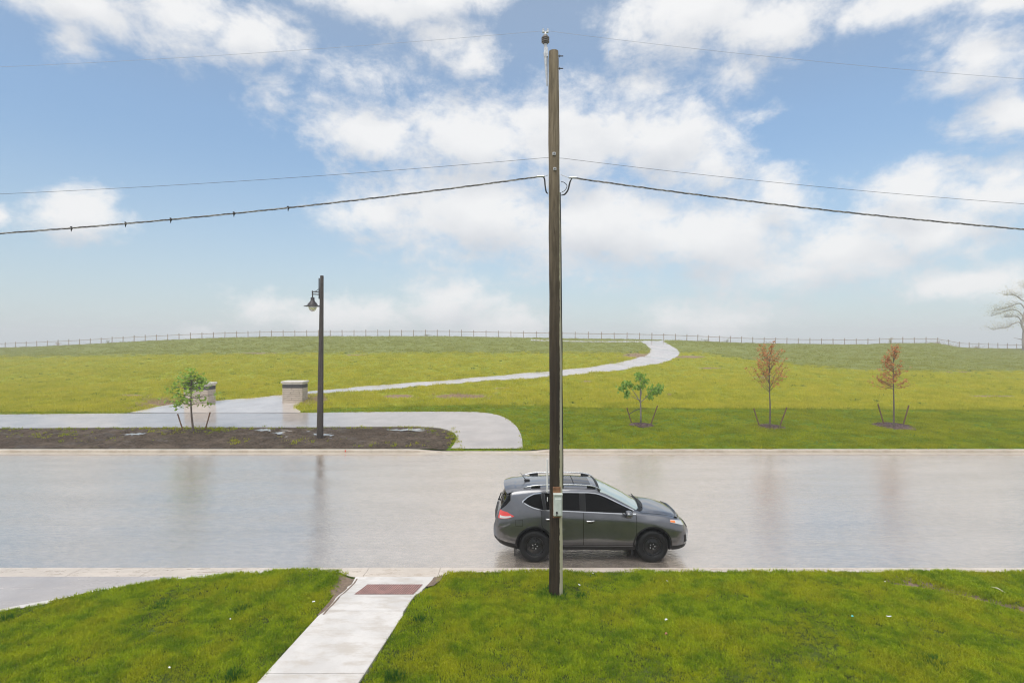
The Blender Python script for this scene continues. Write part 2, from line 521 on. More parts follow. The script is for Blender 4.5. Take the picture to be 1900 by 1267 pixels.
def mat_field():
    """the hillside under its grass: mown verge, yellow meadow, olive ridge; which is which comes with the mesh"""
    m, t = new_mat('hill_grass')
    p = wpos(t)
    n1 = t.noise(p, 0.35, 5, 0.6); n2 = t.noise(t.vmath('MULTIPLY', p, (1, 0.6, 1)), 1.6, 5, 0.65)
    n3 = t.noise(p, 9, 4, 0.7)
    meadow = t.mix(t.ramp(n2, 0.3, 0.7), (0.205, 0.24, 0.022), (0.32, 0.335, 0.036))
    meadow = t.mix(t.math('MULTIPLY', t.ramp(n1, 0.42, 0.72), 0.55), meadow, (0.36, 0.35, 0.05))
    meadow = t.mix(t.math('MULTIPLY', t.ramp(n3, 0.45, 0.75), 0.55), meadow, (0.12, 0.15, 0.02))
    ridge = t.mix(t.ramp(n2, 0.3, 0.7), (0.17, 0.20, 0.055), (0.25, 0.265, 0.075))
    ridge = t.mix(t.math('MULTIPLY', t.ramp(n3, 0.5, 0.75), 0.5), ridge, (0.12, 0.14, 0.05))
    mown = t.mix(t.ramp(n2, 0.3, 0.7), (0.085, 0.145, 0.012), (0.15, 0.215, 0.018))
    nz = t.math('MULTIPLY', t.math('SUBTRACT', t.noise(p, 1.3, 6, 0.7), 0.5), 2.4)
    fr = t.ramp(t.math('ADD', t.attr('ridge'), nz), -0.35, 0.35)
    fm = t.ramp(t.math('ADD', t.attr('mown'), t.math('MULTIPLY', nz, 0.25)), -0.3, 0.3)
    c = t.mix(fr, meadow, ridge)
    c = t.mix(fm, c, mown)
    bare = t.ramp(t.math('ADD', t.attr('bare'), t.math('MULTIPLY', nz, 0.35)), 0.45, 0.75)
    c = t.mix(bare, c, t.mix(n3, (0.20, 0.13, 0.08), (0.33, 0.24, 0.16)))
    # worn dark specks through the meadow
    sp = t.ramp(t.noise(t.vmath('MULTIPLY', p, (0.6, 0.9, 1)), 1.1, 7, 0.75), 0.62, 0.72)
    c = t.mix(t.math('MULTIPLY', sp, 0.7), c, (0.10, 0.095, 0.03))
    setp(t, base=c, rough=0.95, spec=0.03, normal=t.bump(t.noise(p, 6, 5, 0.75), 0.9, 0.10))
    return m
def mat_blades(name, lo, hi, alt, dry, scale=1.2, altw=0.5, dryw=0.4):
    m, t = new_mat(name)
    p = wpos(t)
    n = t.noise(p, scale, 5, 0.65); n2 = t.noise(p, scale * 0.35, 3, 0.6); n3 = t.noise(p, scale * 22, 2, 0.6)
    c = t.mix(t.ramp(n, 0.32, 0.68), lo, hi)
    c = t.mix(t.math('MULTIPLY', t.ramp(n2, 0.42, 0.66), altw), c, alt)
    c = t.mix(t.math('MULTIPLY', t.ramp(n3, 0.5, 0.72), dryw), c, dry)
    setp(t, base=c, rough=0.6, spec=0.12)
    tr = t.n.new('ShaderNodeBsdfTranslucent'); t.put(tr.inputs[0], c)
    mx = t.n.new('ShaderNodeMixShader'); mx.inputs[0].default_value = 0.35
    t.l.new(t.bsdf.outputs[0], mx.inputs[1]); t.l.new(tr.outputs[0], mx.inputs[2])
    t.l.new(mx.outputs[0], t.out.inputs[0])
    return m
def mat_soil():
    m, t = new_mat('wet_soil')
    p = wpos(t)
    a = t.noise(p, 1.2, 6, 0.7); b = t.noise(p, 9, 5, 0.75)
    c = t.mix(t.ramp(b, 0.3, 0.7), (0.026, 0.019, 0.013), (0.125, 0.092, 0.066))
    c = t.mix(t.math('MULTIPLY', t.ramp(a, 0.45, 0.7), 0.6), c, (0.18, 0.138, 0.102))
    wet = t.ramp(t.noise(t.vmath('MULTIPLY', p, (0.7, 1.2, 1)), 1.1, 6, 0.65), 0.54, 0.6)
    gr = t.ramp(t.noise(p, 2.3, 6, 0.75), 0.62, 0.68)
    c = t.mix(t.math('MULTIPLY', gr, 0.55), c, (0.14, 0.16, 0.04))
    setp(t, base=c, rough=t.mixf(wet, 0.9, 0.5), spec=0.08, normal=t.bump(t.noise(p, 6, 6, 0.75), 1.0, 0.12))
    return m

M = {}
M['road'] = mat_road()
M['path'] = mat_path('wet_path_asphalt', (0.37, 0.335, 0.31), 0.12)
M['hillpath'] = mat_path('wet_hill_path', (0.46, 0.43, 0.42), 0.13)
M['plaza'] = mat_path('wet_plaza_paving', (0.52, 0.47, 0.43), 0.12)
M['drive'] = mat_path('driveway_asphalt', (0.40, 0.36, 0.335), 0.2)
M['kerb'] = mat_concrete('kerb_concrete', (0.47, 0.41, 0.335), 0.5)
M['gutter'] = mat_concrete('gutter_concrete', (0.56, 0.485, 0.41), 0.4)
M['slab'] = mat_concrete('walk_concrete', (0.62, 0.585, 0.55), 0.5, brush=True)
M['field'] = mat_field()
M['soil'] = mat_soil()
M['lawn_soil'] = simple_mat('lawn_soil', (0.055, 0.075, 0.014), 0.95, var=0.4, scale=3, spec=0.03)
M['lawn'] = mat_blades('lawn_blades', (0.12, 0.235, 0.003), (0.34, 0.44, 0.007), (0.50, 0.45, 0.012), (0.72, 0.56, 0.10), 3.2, 0.45, 0.42)
M['tuft'] = mat_blades('lush_blades', (0.035, 0.11, 0.010), (0.07, 0.18, 0.015), (0.05, 0.14, 0.012), (0.10, 0.2, 0.03), 3.0)
M['meadow'] = mat_blades('meadow_blades', (0.385, 0.40, 0.024), (0.58, 0.54, 0.042), (0.62, 0.54, 0.056), (0.58, 0.47, 0.10), 0.8, 0.5, 0.3)
M['ridge'] = mat_blades('ridge_blades', (0.250, 0.274, 0.0420), (0.375, 0.370, 0.0630), (0.300, 0.302, 0.0490), (0.375, 0.302, 0.0840), 0.7, 0.5, 0.3)
M['verge'] = mat_blades('verge_blades', (0.195, 0.25, 0.006), (0.36, 0.395, 0.011), (0.46, 0.42, 0.015), (0.40, 0.37, 0.03), 0.9, 0.5, 0.35)

# ------------------------------------------------------------------ road, gutters, kerbs
ROADX = 160
g = MB()
g.grid([[(x, y, 0.0) for y in (12.68, 16, 20, 25.45)] for x in np.linspace(-ROADX, ROADX, 9)])
tag(g.build('road', M['road']), kind='structure')

def kerb_run(name, y0, y1, gut0, gut1, seg, xa, xb, dep, hi=0.13, flip=1):
    """a kerb with its gutter pan, cast in lengths; dep(x) gives its height"""
    root = empty(name, (0, 0, 0)); tag(root, kind='structure')
    x = xa
    k = 0
    while x < xb - 1e-6:
        xe = min(xb, x + seg)
        xs = np.linspace(x + 0.004, xe - 0.004, 7)
        P = []
        for q in xs:
            z = dep(q)
            r = min(0.03, z * 0.4)
            if flip > 0:    # road is on the far side (higher y)
                P.append([(q, y0, -0.15), (q, y0, z), (q, y1 - r, z), (q, y1 - r * 0.2, z - r * 0.8), (q, y1 + 0.015, 0.012), (q, gut1, 0.004), (q, gut1, -0.1)])
            else:
                P.append([(q, gut0, -0.1), (q, gut0, 0.004), (q, y0 - 0.015, 0.012), (q, y0 + r * 0.2, z - r * 0.8), (q, y0 + r, z), (q, y1, z), (q, y1, -0.15)])
        b = MB(); b.grid(P)
        n = len(P[0])
        b.f.append(tuple(range(n))); b.m.append(0)
        b.f.append(tuple(len(P) * n - 1 - i for i in range(n))); b.m.append(0)
        b.build('kerb_length', M['kerb'] if flip < 0 else M['gutter'], root, fix=True)
        x = xe; k += 1
    return root
far_dep = lambda x: float(0.13 - 0.095 * sstep(-4.6, -3.1, x) * (1 - sstep(0.6, 2.0, x)))
near_dep = lambda x: float(0.13 - 0.105 * sstep(-0.35, -1.25, x)) if x > -8 else 0.025
near_dep = lambda x: float(0.025 + 0.105 * sstep(-1.25, -0.35, x))
kerb_run('kerb', 25.80, 26.05, 25.44, 25.80, 3.2, -64, 64, far_dep, flip=-1)
kerb_run('kerb', 12.15, 12.38, 12.38, 12.69, 1.6, -24, 24, near_dep, flip=1)

# ------------------------------------------------------------------ near ground: lawn, walkway, driveway
def lerp(a, b, t): return a + (b - a) * t
WALK_L = [(-3.36, 12.0), (-3.40, 11.0), (-3.70, 8.0), (-4.1, 4.0), (-4.6, -1)]
WALK_R = [(-1.64, 12.0), (-1.72, 11.6), (-1.86, 11.0), (-2.24, 8.0), (-2.65, 4.0), (-3.15, -1)]
def edge_x(E, y):
    ys = [p[1] for p in E][::-1]; xs = [p[0] for p in E][::-1]
    return np.interp(y, ys, xs)
DRIVE = [(-5.2, 12.16), (-6.62, 11.95), (-6.97, 11.79), (-7.58, 11.58), (-8.13, 11.30), (-8.72, 10.84), (-9.42, 10.42), (-11.0, 9.1), (-13.5, 6.6), (-17, 2.5)]
def in_drive(x, y):
    ys = [p[1] for p in DRIVE][::-1]; xs = [p[0] for p in DRIVE][::-1]
    return (np.asarray(x) < np.interp(y, ys, xs)) & (np.asarray(y) > 2.5)
RUT = [(7.85, 11.75), (8.3, 11.65), (8.75, 11.25), (9.3, 10.75), (9.9, 10.2), (10.6, 9.6)]
def rut_d(x, y):
    """distance to the washed out rut at the right of the lawn"""
    x = np.asarray(x, float); y = np.asarray(y, float)
    d = np.full(x.shape, 9.0)
    for (x1, y1), (x2, y2) in zip(RUT[:-1], RUT[1:]):
        vx, vy = x2 - x1, y2 - y1
        s = np.clip(((x - x1) * vx + (y - y1) * vy) / (vx * vx + vy * vy), 0, 1)
        d = np.minimum(d, np.hypot(x - x1 - s * vx, y - y1 - s * vy))
    return d
def lawn_z(x, y):
    x = np.asarray(x, float); y = np.asarray(y, float)
    z = 0.118 + 0.05 * (vnoise(x, y, 1.7, 3) - 0.5) * sstep(12.1, 11.4, y) + 0.02 * (vnoise(x, y, 0.5, 5) - 0.5)
    # gentle mound beside the driveway, nearly over the kerb
    z = z + 0.03 * np.exp(-((x + 4.3) / 0.9) ** 2 - ((y - 11.9) / 0.3) ** 2)
    z = z - 0.13 * np.exp(-(rut_d(x, y) / 0.16) ** 2)
    # the turf dips to the ramp on both sides of it
    out = np.maximum(edge_x(WALK_L, y) - x, x - edge_x(WALK_R, y))
    wzz = 0.155 - 0.118 * sstep(10.6, 12.0, y)
    f = np.maximum(sstep(0.0, 0.42, out), 1 - sstep(10.4, 10.9, y))
    z = z * f + (1 - f) * np.minimum(z, wzz - 0.03)
    drive = in_drive(x + 0.15, y)
    z = np.where(drive, -0.10, z)
    wl = edge_x(WALK_L, y); wr = edge_x(WALK_R, y)
    inw = (x > wl + 0.06) & (x < wr - 0.06)
    return np.where(inw, np.minimum(z, -0.02), z)
xs = np.concatenate([[-160, -100, -60, -40, -30, -24], np.arange(-20, 20.01, 0.16), [24, 30, 40, 60, 100, 160]])
ys = np.concatenate([[-70, -40, -20, -10, -4, 0, 2, 4], np.arange(5, 12.14, 0.16), [12.15]])
X, Y = np.meshgrid(xs, ys, indexing='ij')
Z = lawn_z(X, Y)
g = MB(); g.grid(np.stack([X, Y, Z], -1).tolist())
tag(g.build('lawn_ground', M['lawn_soil'], smooth=True), kind='structure')

# driveway and its pale edging
g = MB()
P = []
for y in np.linspace(2.5, 12.15, 40):
    xe = float(np.interp(y, [p[1] for p in DRIVE][::-1], [p[0] for p in DRIVE][::-1]))
    z = 0.028 + 0.05 * (12.15 - y) / 4 if y > 8 else 0.08
    P.append([(-40, y, z), (-25, y, z), (xe - 3, y, z), (xe, y, z)])
g.grid(P)
tag(g.build('driveway', M['drive'], fix=True), kind='structure')
E = catmull([(*p, 0) for p in DRIVE], 60)
g = MB(); P = []
for i, p in enumerate(E):
    a = E[max(0, i - 1)]; b = E[min(59, i + 1)]
    tdir = (b - a)[:2]; tdir /= np.linalg.norm(tdir)
    nrm = np.array([-tdir[1], tdir[0]])      # left of travel: towards the lawn or the drive
    w = 0.07 + 0.015 * math.sin(i * 1.7)
    z = 0.125 + 0.006 * math.sin(i * 2.3)
    o = p[:2]
    P.append([(o[0] - nrm[0] * w, o[1] - nrm[1] * w, 0.0), (o[0] - nrm[0] * w, o[1] - nrm[1] * w, z), (o[0] + nrm[0] * w, o[1] + nrm[1] * w, z), (o[0] + nrm[0] * w, o[1] + nrm[1] * w, -0.05)])
g.grid(P)
tag(g.build('driveway_edging', M['slab'], fix=True), kind='structure')

# walkway: slabs with open joints, the top one ramping down to the kerb round the tactile panel
walk = empty('walkway', (-2.6, 11, 0)); tag(walk, kind='structure')
wz = lambda y: 0.155 - 0.118 * float(sstep(10.6, 12.0, y))
joints = [12.13, 10.34, 8.39, 6.45, 4.5, 2.5, 0.5]
for a, b in zip(joints[:-1], joints[1:]):
    P = []
    for y in np.linspace(a - 0.006, b + 0.006, 14):
        xl, xr = float(edge_x(WALK_L, y)), float(edge_x(WALK_R, y))
        if y > 10.3:      # broken, soil-eaten edges on the ramp
            xl += 0.05 * float(vnoise(np.array(y), np.array(0.0), 0.17, 9)); xr -= 0.05 * float(vnoise(np.array(y), np.array(3.0), 0.15, 11))
        z = wz(y)
        row = [(xl, y, -0.05), (xl, y, z - 0.008), (xl + 0.012, y, z)] + [(lerp(xl, xr, s), y, z) for s in np.linspace(0.05, 0.95, 7)] + [(xr - 0.012, y, z), (xr, y, z - 0.008), (xr, y, -0.05)]
        P.append([(q[0] + 2.6, q[1] - 11, q[2]) for q in row])
    g = MB(); g.grid(P)
    n = len(P[0])
    g.f.append(tuple(range(n))); g.f.append(tuple(len(P) * n - 1 - i for i in range(n))); g.m += [0, 0]
    g.build('slab', M['slab'], walk, fix=True)
M['tactile'] = simple_mat('tactile_red', (0.30, 0.165, 0.14), 0.5, var=0.25, scale=6)
g = MB(); dm = MB()
TY0, TY1 = 11.08, 11.70
def tac(u, v, dz):
    y = lerp(TY0, TY1, v)
    xl = lerp(-3.09, -2.99, v); xr = lerp(-1.93, -1.84, v)
    return (lerp(xl, xr, u) + 2.6, y - 11, wz(y) + dz)
g.grid([[tac(u, v, 0.006) for v in np.linspace(0, 1, 7)] for u in np.linspace(0, 1, 3)])
for u0, u1 in ((0, 0.497), (0.503, 1)):
    pass
tp = g.build('tactile_panel', M['tactile'], walk, fix=True)
M['dome'] = simple_mat('tactile_dome', (0.17, 0.085, 0.075), 0.5, var=0.2)
NU, NV = 24, 11
for i in range(NU):
    for j in range(NV):
        c = Vector(tac((i + 0.5) / NU, (j + 0.5) / NV, 0.006))
        dm.lathe([(0.0145, 0), (0.011, 0.006), (0.005, 0.008)], c, n=7)
d_ = dm.build('dome', M['dome'], tp); d_['kind'] = 'stuff'
# washed out soil along the ramp's left edge
g = MB(); P = []
for y in np.linspace(10.2, 12.02, 30):
    xl = float(edge_x(WALK_L, y))
    w = 0.06 + 0.36 * float(sstep(10.6, 11.9, y)) * (0.6 + 0.6 * float(vnoise(np.array(y), np.array(1.0), 0.25, 4)))
    P.append([(xl - w, y, float(lawn_z(xl - w, y)) - 0.01), (xl - w * 0.6, y, float(lawn_z(xl - w * 0.6, y)) + 0.018), (xl - 0.03, y, wz(y) - 0.008), (xl + 0.02, y, wz(y) - 0.005), (xl + 0.05 + 0.06 * float(vnoise(np.array(y), np.array(8.0), 0.2, 2)), y, wz(y) + 0.004)])
g.grid(P)
M['mud'] = simple_mat('dried_mud', (0.17, 0.12, 0.082), 0.8, var=0.35, scale=12, bump=0.6, bscale=40)
tag(g.build('soil_edge', M['mud'], fix=True, smooth=True), kind='structure')
g = MB(); P = []
for y in np.linspace(11.55, 12.06, 12):
    xr = float(edge_x(WALK_R, y))
    w = 0.10 + 0.10 * float(vnoise(np.array(y), np.array(5.0), 0.2, 4))
    P.append([(xr - 0.04, y, wz(y) + 0.003), (xr + 0.02, y, wz(y) + 0.012), (xr + w, y, 0.10)])
g.grid(P)
tag(g.build('soil_edge', M['mud'], fix=True, smooth=True), kind='structure')
# the rut: bare soil patches
g = MB()
E = catmull([(*p, 0) for p in RUT], 40); P = []
for i, p in enumerate(E):
    a = E[max(0, i - 1)]; b = E[min(39, i + 1)]
    td = (b - a)[:2]; td /= np.linalg.norm(td); nr = np.array([-td[1], td[0]])
    w = 0.14 + 0.14 * float(vnoise(np.array(i * 1.0), np.array(0.0), 3.0, 8))
    P.append([(p[0] + nr[0] * w * s, p[1] + nr[1] * w * s, float(lawn_z(p[0] + nr[0] * w * s, p[1] + nr[1] * w * s)) + 0.012) for s in (-1, -0.5, 0, 0.5, 1)])
g.grid(P)
tag(g.build('rut', M['mud'], fix=True, smooth=True), kind='structure')

# ------------------------------------------------------------------ hillside
PATH_UP = [(-900, 773), (-200, 770), (0, 769), (235, 767), (420, 766.3), (553, 766), (700, 764.6), (850, 764), (900, 766), (932, 773), (955, 788), (967, 808), (970, 832.4)]
PATH_LO = [(-900, 798), (-200, 796), (0, 795), (200, 793.5), (420, 793), (560, 793), (700, 792), (780, 792), (818, 795), (841, 803), (847.5, 813), (843, 823), (836, 832.4)]
HILL_A = [(520, 733), (567, 727), (600, 724), (640, 720.7), (684, 716), (757, 710.5), (801, 707.6), (889, 699.7), (947, 695), (1000, 690.5), (1080, 683), (1124, 676), (1168, 668), (1192, 661.5), (1204, 655), (1206, 650), (1203, 644), (1195, 637.5), (1187, 632.6)]
HILL_B = [(540, 739), (575, 731), (602, 730), (640, 727), (684, 725.7), (728, 722), (772, 718), (816, 714), (889, 707.6), (947, 704.7), (1000, 701), (1080, 694), (1124, 689.5), (1168, 684), (1213, 676), (1243, 668.5), (1258, 660), (1261, 654), (1255, 647), (1243, 640), (1229, 632.6)]
PLAZA = [(236, 766.6), (275, 758.5), (318, 750.5), (350, 747), (395, 744), (440, 740.5), (480, 737.5), (520, 733), (540, 739), (552, 745), (556, 750), (548, 757), (554, 766)]

rows = np.concatenate([np.arange(26.05, 60, 0.42), np.arange(60, 128, 1.0), [130, 133, 137, 142, 148, 155, 165, 180, 200, 230, 270, 320, 380]])
cols = np.concatenate([[-420, -360, -310, -260, -220, -190, -165], np.arange(-145, -52, 1.6), np.arange(-52, 52, 0.5), np.arange(52, 146, 1.6), [165, 190, 220, 260, 310, 360, 420]])
X, Y = np.meshgrid(cols, rows, indexing='ij')
Z = height(X, Y)
me_g = MB(); me_g.grid(np.stack([X, Y, Z], -1).tolist())
field = me_g.build('hillside', M['field'], smooth=True)
tag(field, kind='structure')
def zone(x, y):
    """(mown, ridge, bare) masks of the hillside's planting at a place"""
    x = np.asarray(x, float); y = np.asarray(y, float)
    z = height(x, y)
    px = CX + F * x / y
    py = CY + F * (EYE - z) / y
    mrow = np.interp(px, [-400, 540, 620, 900, 1000, 1080, 1900, 2600], [764, 764, 757, 750, 752, 756, 760, 762])
    mown = np.clip((py - mrow) / 4.0, -2, 2)
    rrow = np.interp(px, [-400, 0, 480, 980, 1120, 1290, 1400, 1480, 1600, 1900, 2400], [664, 663, 656.5, 655, 655, 654, 668, 677, 688, 690, 690])
    rid = np.clip((rrow - py) / 5.0, -2, 2)
    df = f_dist(px)
    rid = np.where(y > df - 2, 2, rid)
    bare = np.zeros_like(x)
    for bx, by, rx, ry in ((855, 735, 60, 5), (740, 735, 40, 4), (300, 748, 35, 5), (240, 733, 30, 2.5), (590, 741, 22, 6), (1243, 732, 12, 3), (1180, 659, 28, 5), (1320, 683, 30, 2), (1280, 662, 35, 3), (1090, 708, 14, 3),
                           (1835, 735, 60, 2.5), (935, 720, 20, 2), (1420, 700, 25, 2), (480, 655, 60, 1.2), (660, 658, 40, 1.2), (1780, 690, 60, 1.2)):
        bare = np.maximum(bare, 1.15 * np.exp(-((px - bx) / rx) ** 2 - ((py - by) / ry) ** 2))
    return mown, rid, bare
mo, ri, ba = zone(X.ravel(), Y.ravel())
for nm, arr in (('mown', mo), ('ridge', ri), ('bare', ba)):
    a = field.data.attributes.new(nm, 'FLOAT', 'POINT')
    a.data.foreach_set('value', arr.astype(np.float32))

def drape(name, A, B, n, k, off, mat, thick=0.05):
    """a strip between two edges seen in the photo, laid on the hillside with turned-down edges"""
    A3 = catmull([gp(*p) for p in A], n); B3 = catmull([gp(*p) for p in B], n)
    P = []
    for a, b in zip(A3, B3):
        row = []
        for s in np.linspace(0, 1, k):
            q = a + (b - a) * s
            row.append((q[0], q[1], float(height(q[0], q[1])) + off))
        P.append([(row[0][0], row[0][1], row[0][2] - off - thick)] + row + [(row[-1][0], row[-1][1], row[-1][2] - off - thick)])
    g = MB(); g.grid(P)
    o = g.build(name, mat, smooth=True, sharp=40, fix=True)
    tag(o, kind='structure')
    return [p[:2] for p in A3] + [p[:2] for p in B3[::-1]]
poly_path = drape('footpath', PATH_UP, PATH_LO, 220, 9, 0.035, M['path'])
poly_hill = drape('hill_path', HILL_A, HILL_B, 160, 7, 0.045, M['hillpath'])
# paved entrance between the stone pillars
PZ = [gp(*p) for p in PLAZA]
g = MB()
bm = bmesh.new()
cpt = catmull(PZ + [PZ[0]], 60)[:-1]
vs = [bm.verts.new((p[0], p[1], float(height(p[0], p[1])) + 0.039)) for p in cpt]
bm.faces.new(vs)
bmesh.ops.triangulate(bm, faces=bm.faces)
for _ in range(2):
    bmesh.ops.subdivide_edges(bm, edges=[e for e in bm.edges if e.calc_length() > 1.2], cuts=1, use_grid_fill=False)
    bmesh.ops.triangulate(bm, faces=bm.faces)
for v in bm.verts: v.co.z = float(height(v.co.x, v.co.y)) + 0.039
bmesh.ops.recalc_face_normals(bm, faces=bm.faces)
me = bpy.data.meshes.new('plaza'); bm.to_mesh(me); bm.free()
if me.polygons[0].normal.z < 0: me.flip_normals()
tag(link('plaza', me, M['plaza']), kind='structure')
poly_plaza = [tuple(p[:2]) for p in cpt]
# narrow path along the ridge, met by the hill path
RA = [(985, 629.6), (1040, 631.2), (1110, 632.6), (1187, 632.4), (1230, 631.0), (1285, 628.6), (1318, 627.6)]
RB = [(985, 631.6), (1040, 633.4), (1110, 634.6), (1187, 634.6), (1230, 633.2), (1285, 630.4), (1318, 629.0)]
drape('ridge_path', RA, RB, 50, 3, 0.05, M['hillpath'])
# expansion joint / edge between plaza and footpath
J = [gp(x, 766.3) for x in np.linspace(236, 554, 30)]
g = MB()
g.grid([[(p[0], p[1] - 0.05, p[2] + 0.041), (p[0], p[1] + 0.05, p[2] + 0.046)] for p in J])
M['joint'] = simple_mat('joint_tar', (0.06, 0.055, 0.05), 0.6)
tag(g.build('paving_joint', M['joint'], fix=True), kind='structure')

# bare wet soil between the footpath and the kerb
SA = [(-900, 798.2), (-200, 796.2), (0, 795.2), (200, 793.7), (420, 793.2), (560, 793.2), (700, 792.2), (780, 792.4), (818, 795.5), (839, 803), (845.5, 812)]
A3 = catmull([gp(*p) for p in SA], 520)
P = []
tip = A3[-1]
for i, a in enumerate(A3):
    yb = KERB_FAR + 0.01
    xb = a[0] if a[0] < -3.3 else a[0] - 0.0
    row = []
    kk = 26
    for j in range(kk):
        s = j / (kk - 1)
        y = lerp(a[1], yb, s)
        x = a[0] - 0.28 * max(0.0, (a[0] + 3.6)) * s
        edge = min(1.0, 4 * min(s, 1 - s))
        bump = 0.17 * (float(vnoise(np.array(x), np.array(y), 0.6, 21)) - 0.4) + 0.10 * (float(vnoise(np.array(x), np.array(y), 0.2, 22)) - 0.4)
        row.append((x, y, float(height(x, y)) + 0.012 + edge * max(0.0, bump + 0.02)))
    P.append(row)
g = MB(); g.grid(P)
tag(g.build('soil_bed', M['soil'], smooth=True, fix=True), kind='structure')
poly_soil = [tuple(p[:2]) for p in A3] + [(float(tip[0]), KERB_FAR), (float(A3[0][0]), KERB_FAR)]

# rain water standing on the soil
M['puddle'] = simple_mat('puddle_water', (0.30, 0.275, 0.25), 0.04, spec=0.8)
for px, py, rx, rz in ((575, 804, 1.1, 0.34), (525, 803, 0.6, 0.22), (615, 810, 0.6, 0.16), (500, 798, 0.7, 0.14), (545, 812, 0.5, 0.14), (760, 798, 0.9, 0.16), (250, 806, 0.5, 0.10)):
    c = gp(px, py)
    ring = []
    for k in range(60):
        a = 2 * PI * k / 60
        r = 0.35 + 1.3 * float(vnoise(np.array(math.cos(a) * 2.2 + px), np.array(math.sin(a) * 2.2), 0.55, 5))
        ring.append((c[0] + math.cos(a) * rx * r, c[1] + math.sin(a) * rz * 2.6 * r, 0))
    zc = float(height(c[0], c[1])) + 0.042
    g = MB(); g.add([(p[0], p[1], zc) for p in ring], [tuple(range(60))])
    tag(g.build('puddle', M['puddle']), kind='structure')

# the lake far below the ridge, lost in the mist
M['lake'] = simple_mat('lake_water', (0.10, 0.14, 0.16), 0.12)
g = MB(); g.grid([[(x, y, -8.2) for y in (250, 400, 500, 600)] for x in (-600, -250, 0, 250, 600)])
tag(g.build('lake', M['lake'], fix=True), kind='structure')
# land to the sides and behind, under everything, out to the horizon
g = MB(); g.grid([[(x, y, -9.0) for y in (-600, -250, 0, 250, 600)] for x in (-600, -250, 0, 250, 600)])
tag(g.build('ground', M['field'], fix=True), kind='structure')

# haze
m = bpy.data.materials.new('mist'); m.use_nodes = True; m.node_tree.nodes.clear()
t = NT(m.node_tree)
o_ = t.n.new('ShaderNodeOutputMaterial'); pv = t.n.new('ShaderNodeVolumePrincipled')
pv.inputs['Color'].default_value = (0.97, 0.985, 1.0, 1); pv.inputs['Density'].default_value = HAZE = 0.0015
t.l.new(pv.outputs[0], o_.inputs['Volume'])
g = MB(); g.box((0, 0, 4.3), (1210, 1210, 29.2))
tag(g.build('haze', m), kind='stuff')

# ------------------------------------------------------------------ utility pole
M['galv'] = simple_mat('galvanised_steel', (0.55, 0.56, 0.57), 0.4, metal=0.6, var=0.15, scale=20)
M['dark_steel'] = simple_mat('dark_steel', (0.06, 0.06, 0.065), 0.5, metal=0.5)
M['grey_wire'] = simple_mat('weathered_wire', (0.14, 0.14, 0.15), 0.6)
M['cable'] = simple_mat('black_cable', (0.022, 0.022, 0.024), 0.55)
M['grey_cable'] = simple_mat('grey_cable', (0.33, 0.31, 0.28), 0.55)
M['wire'] = simple_mat('bare_wire', (0.42, 0.45, 0.50), 0.5, metal=0.4)
def mat_pole():
    m, t = new_mat('weathered_pole_wood')
    p = opos(t)
    x, y, z = t.sep(p)
    st = t.noise(t.vmath('MULTIPLY', p, (26, 26, 1.1)), 1.0, 6, 0.7)
    fine = t.noise(t.vmath('MULTIPLY', p, (90, 90, 3.0)), 1.0, 3, 0.7)
    big = t.noise(t.vmath('MULTIPLY', p, (4, 4, 0.8)), 1.0, 5, 0.65)
    wet = t.ramp(z, 3.5, 10.5, 0.0, 1.0)            # rain has soaked the lower part darkest
    lo = t.mix(wet, (0.018, 0.0125, 0.008), (0.16, 0.125, 0.082))
    hi = t.mix(wet, (0.050, 0.036, 0.022), (0.29, 0.235, 0.16))
    c = t.mix(t.ramp(st, 0.3, 0.7), lo, hi)
    c = t.mix(t.math('MULTIPLY', t.ramp(big, 0.5, 0.68), 0.55), c, (0.035, 0.027, 0.018))
    crack = t.ramp(fine, 0.62, 0.7)
    c = t.mix(t.math('MULTIPLY', crack, 0.7), c, (0.02, 0.015, 0.012))
    # pale algae down the weather side
    ragged = t.noise(t.vmath('MULTIPLY', p, (6, 6, 2.4)), 1.0, 6, 0.7)
    q = t.math('ADD', x, t.math('MULTIPLY', t.math('SUBTRACT', ragged, 0.5), 0.085))
    lich = t.ramp(q, 0.060, 0.072)
    c = t.mix(t.math('MULTIPLY', lich, 0.88), c, t.mix(fine, (0.40, 0.38, 0.25), (0.58, 0.55, 0.40)))
    h = t.math('ADD', t.math('MULTIPLY', st, 0.7), t.math('MULTIPLY', fine, 0.5))
    setp(t, base=c, rough=0.75, spec=0.2, normal=t.bump(h, 0.7, 0.012))
    return m
M['pole'] = mat_pole()
PX, PY = 0.862, 11.12      # where the pole stands
pole = empty('utility_pole', (PX, PY, 0.1))
tag(pole, 'tall weathered wooden utility pole standing in the front lawn beside the parked car', 'utility pole')
g = MB()
prof = []
NP = 60
PH = 10.78
top_r = 0.102
pts, rad = [], []
for i in range(NP):
    s = i / (NP - 1)
    z = -0.15 + (PH + 0.03) * s
    pts.append((-0.035 * s + 0.01 * math.sin(s * 5), 0.0, z)); rad.append(0.134 + (top_r - 0.134) * s + 0.0025 * math.sin(s * 31) + 0.002 * math.sin(s * 77))
rad[-1] *= 0.9
g.tube(pts, rad, n=28)
g.build('shaft', M['pole'], pole, smooth=True, sharp=50)
def at_pole(px, py, dy=0.0):
    """a point in the pole's own frame seen at a photo pixel, dy metres behind the pole's centre"""
    D = PY + dy
    return Vector(((px - CX) / F * D - PX, dy, EYE - (py - CY) / F * D - 0.1))
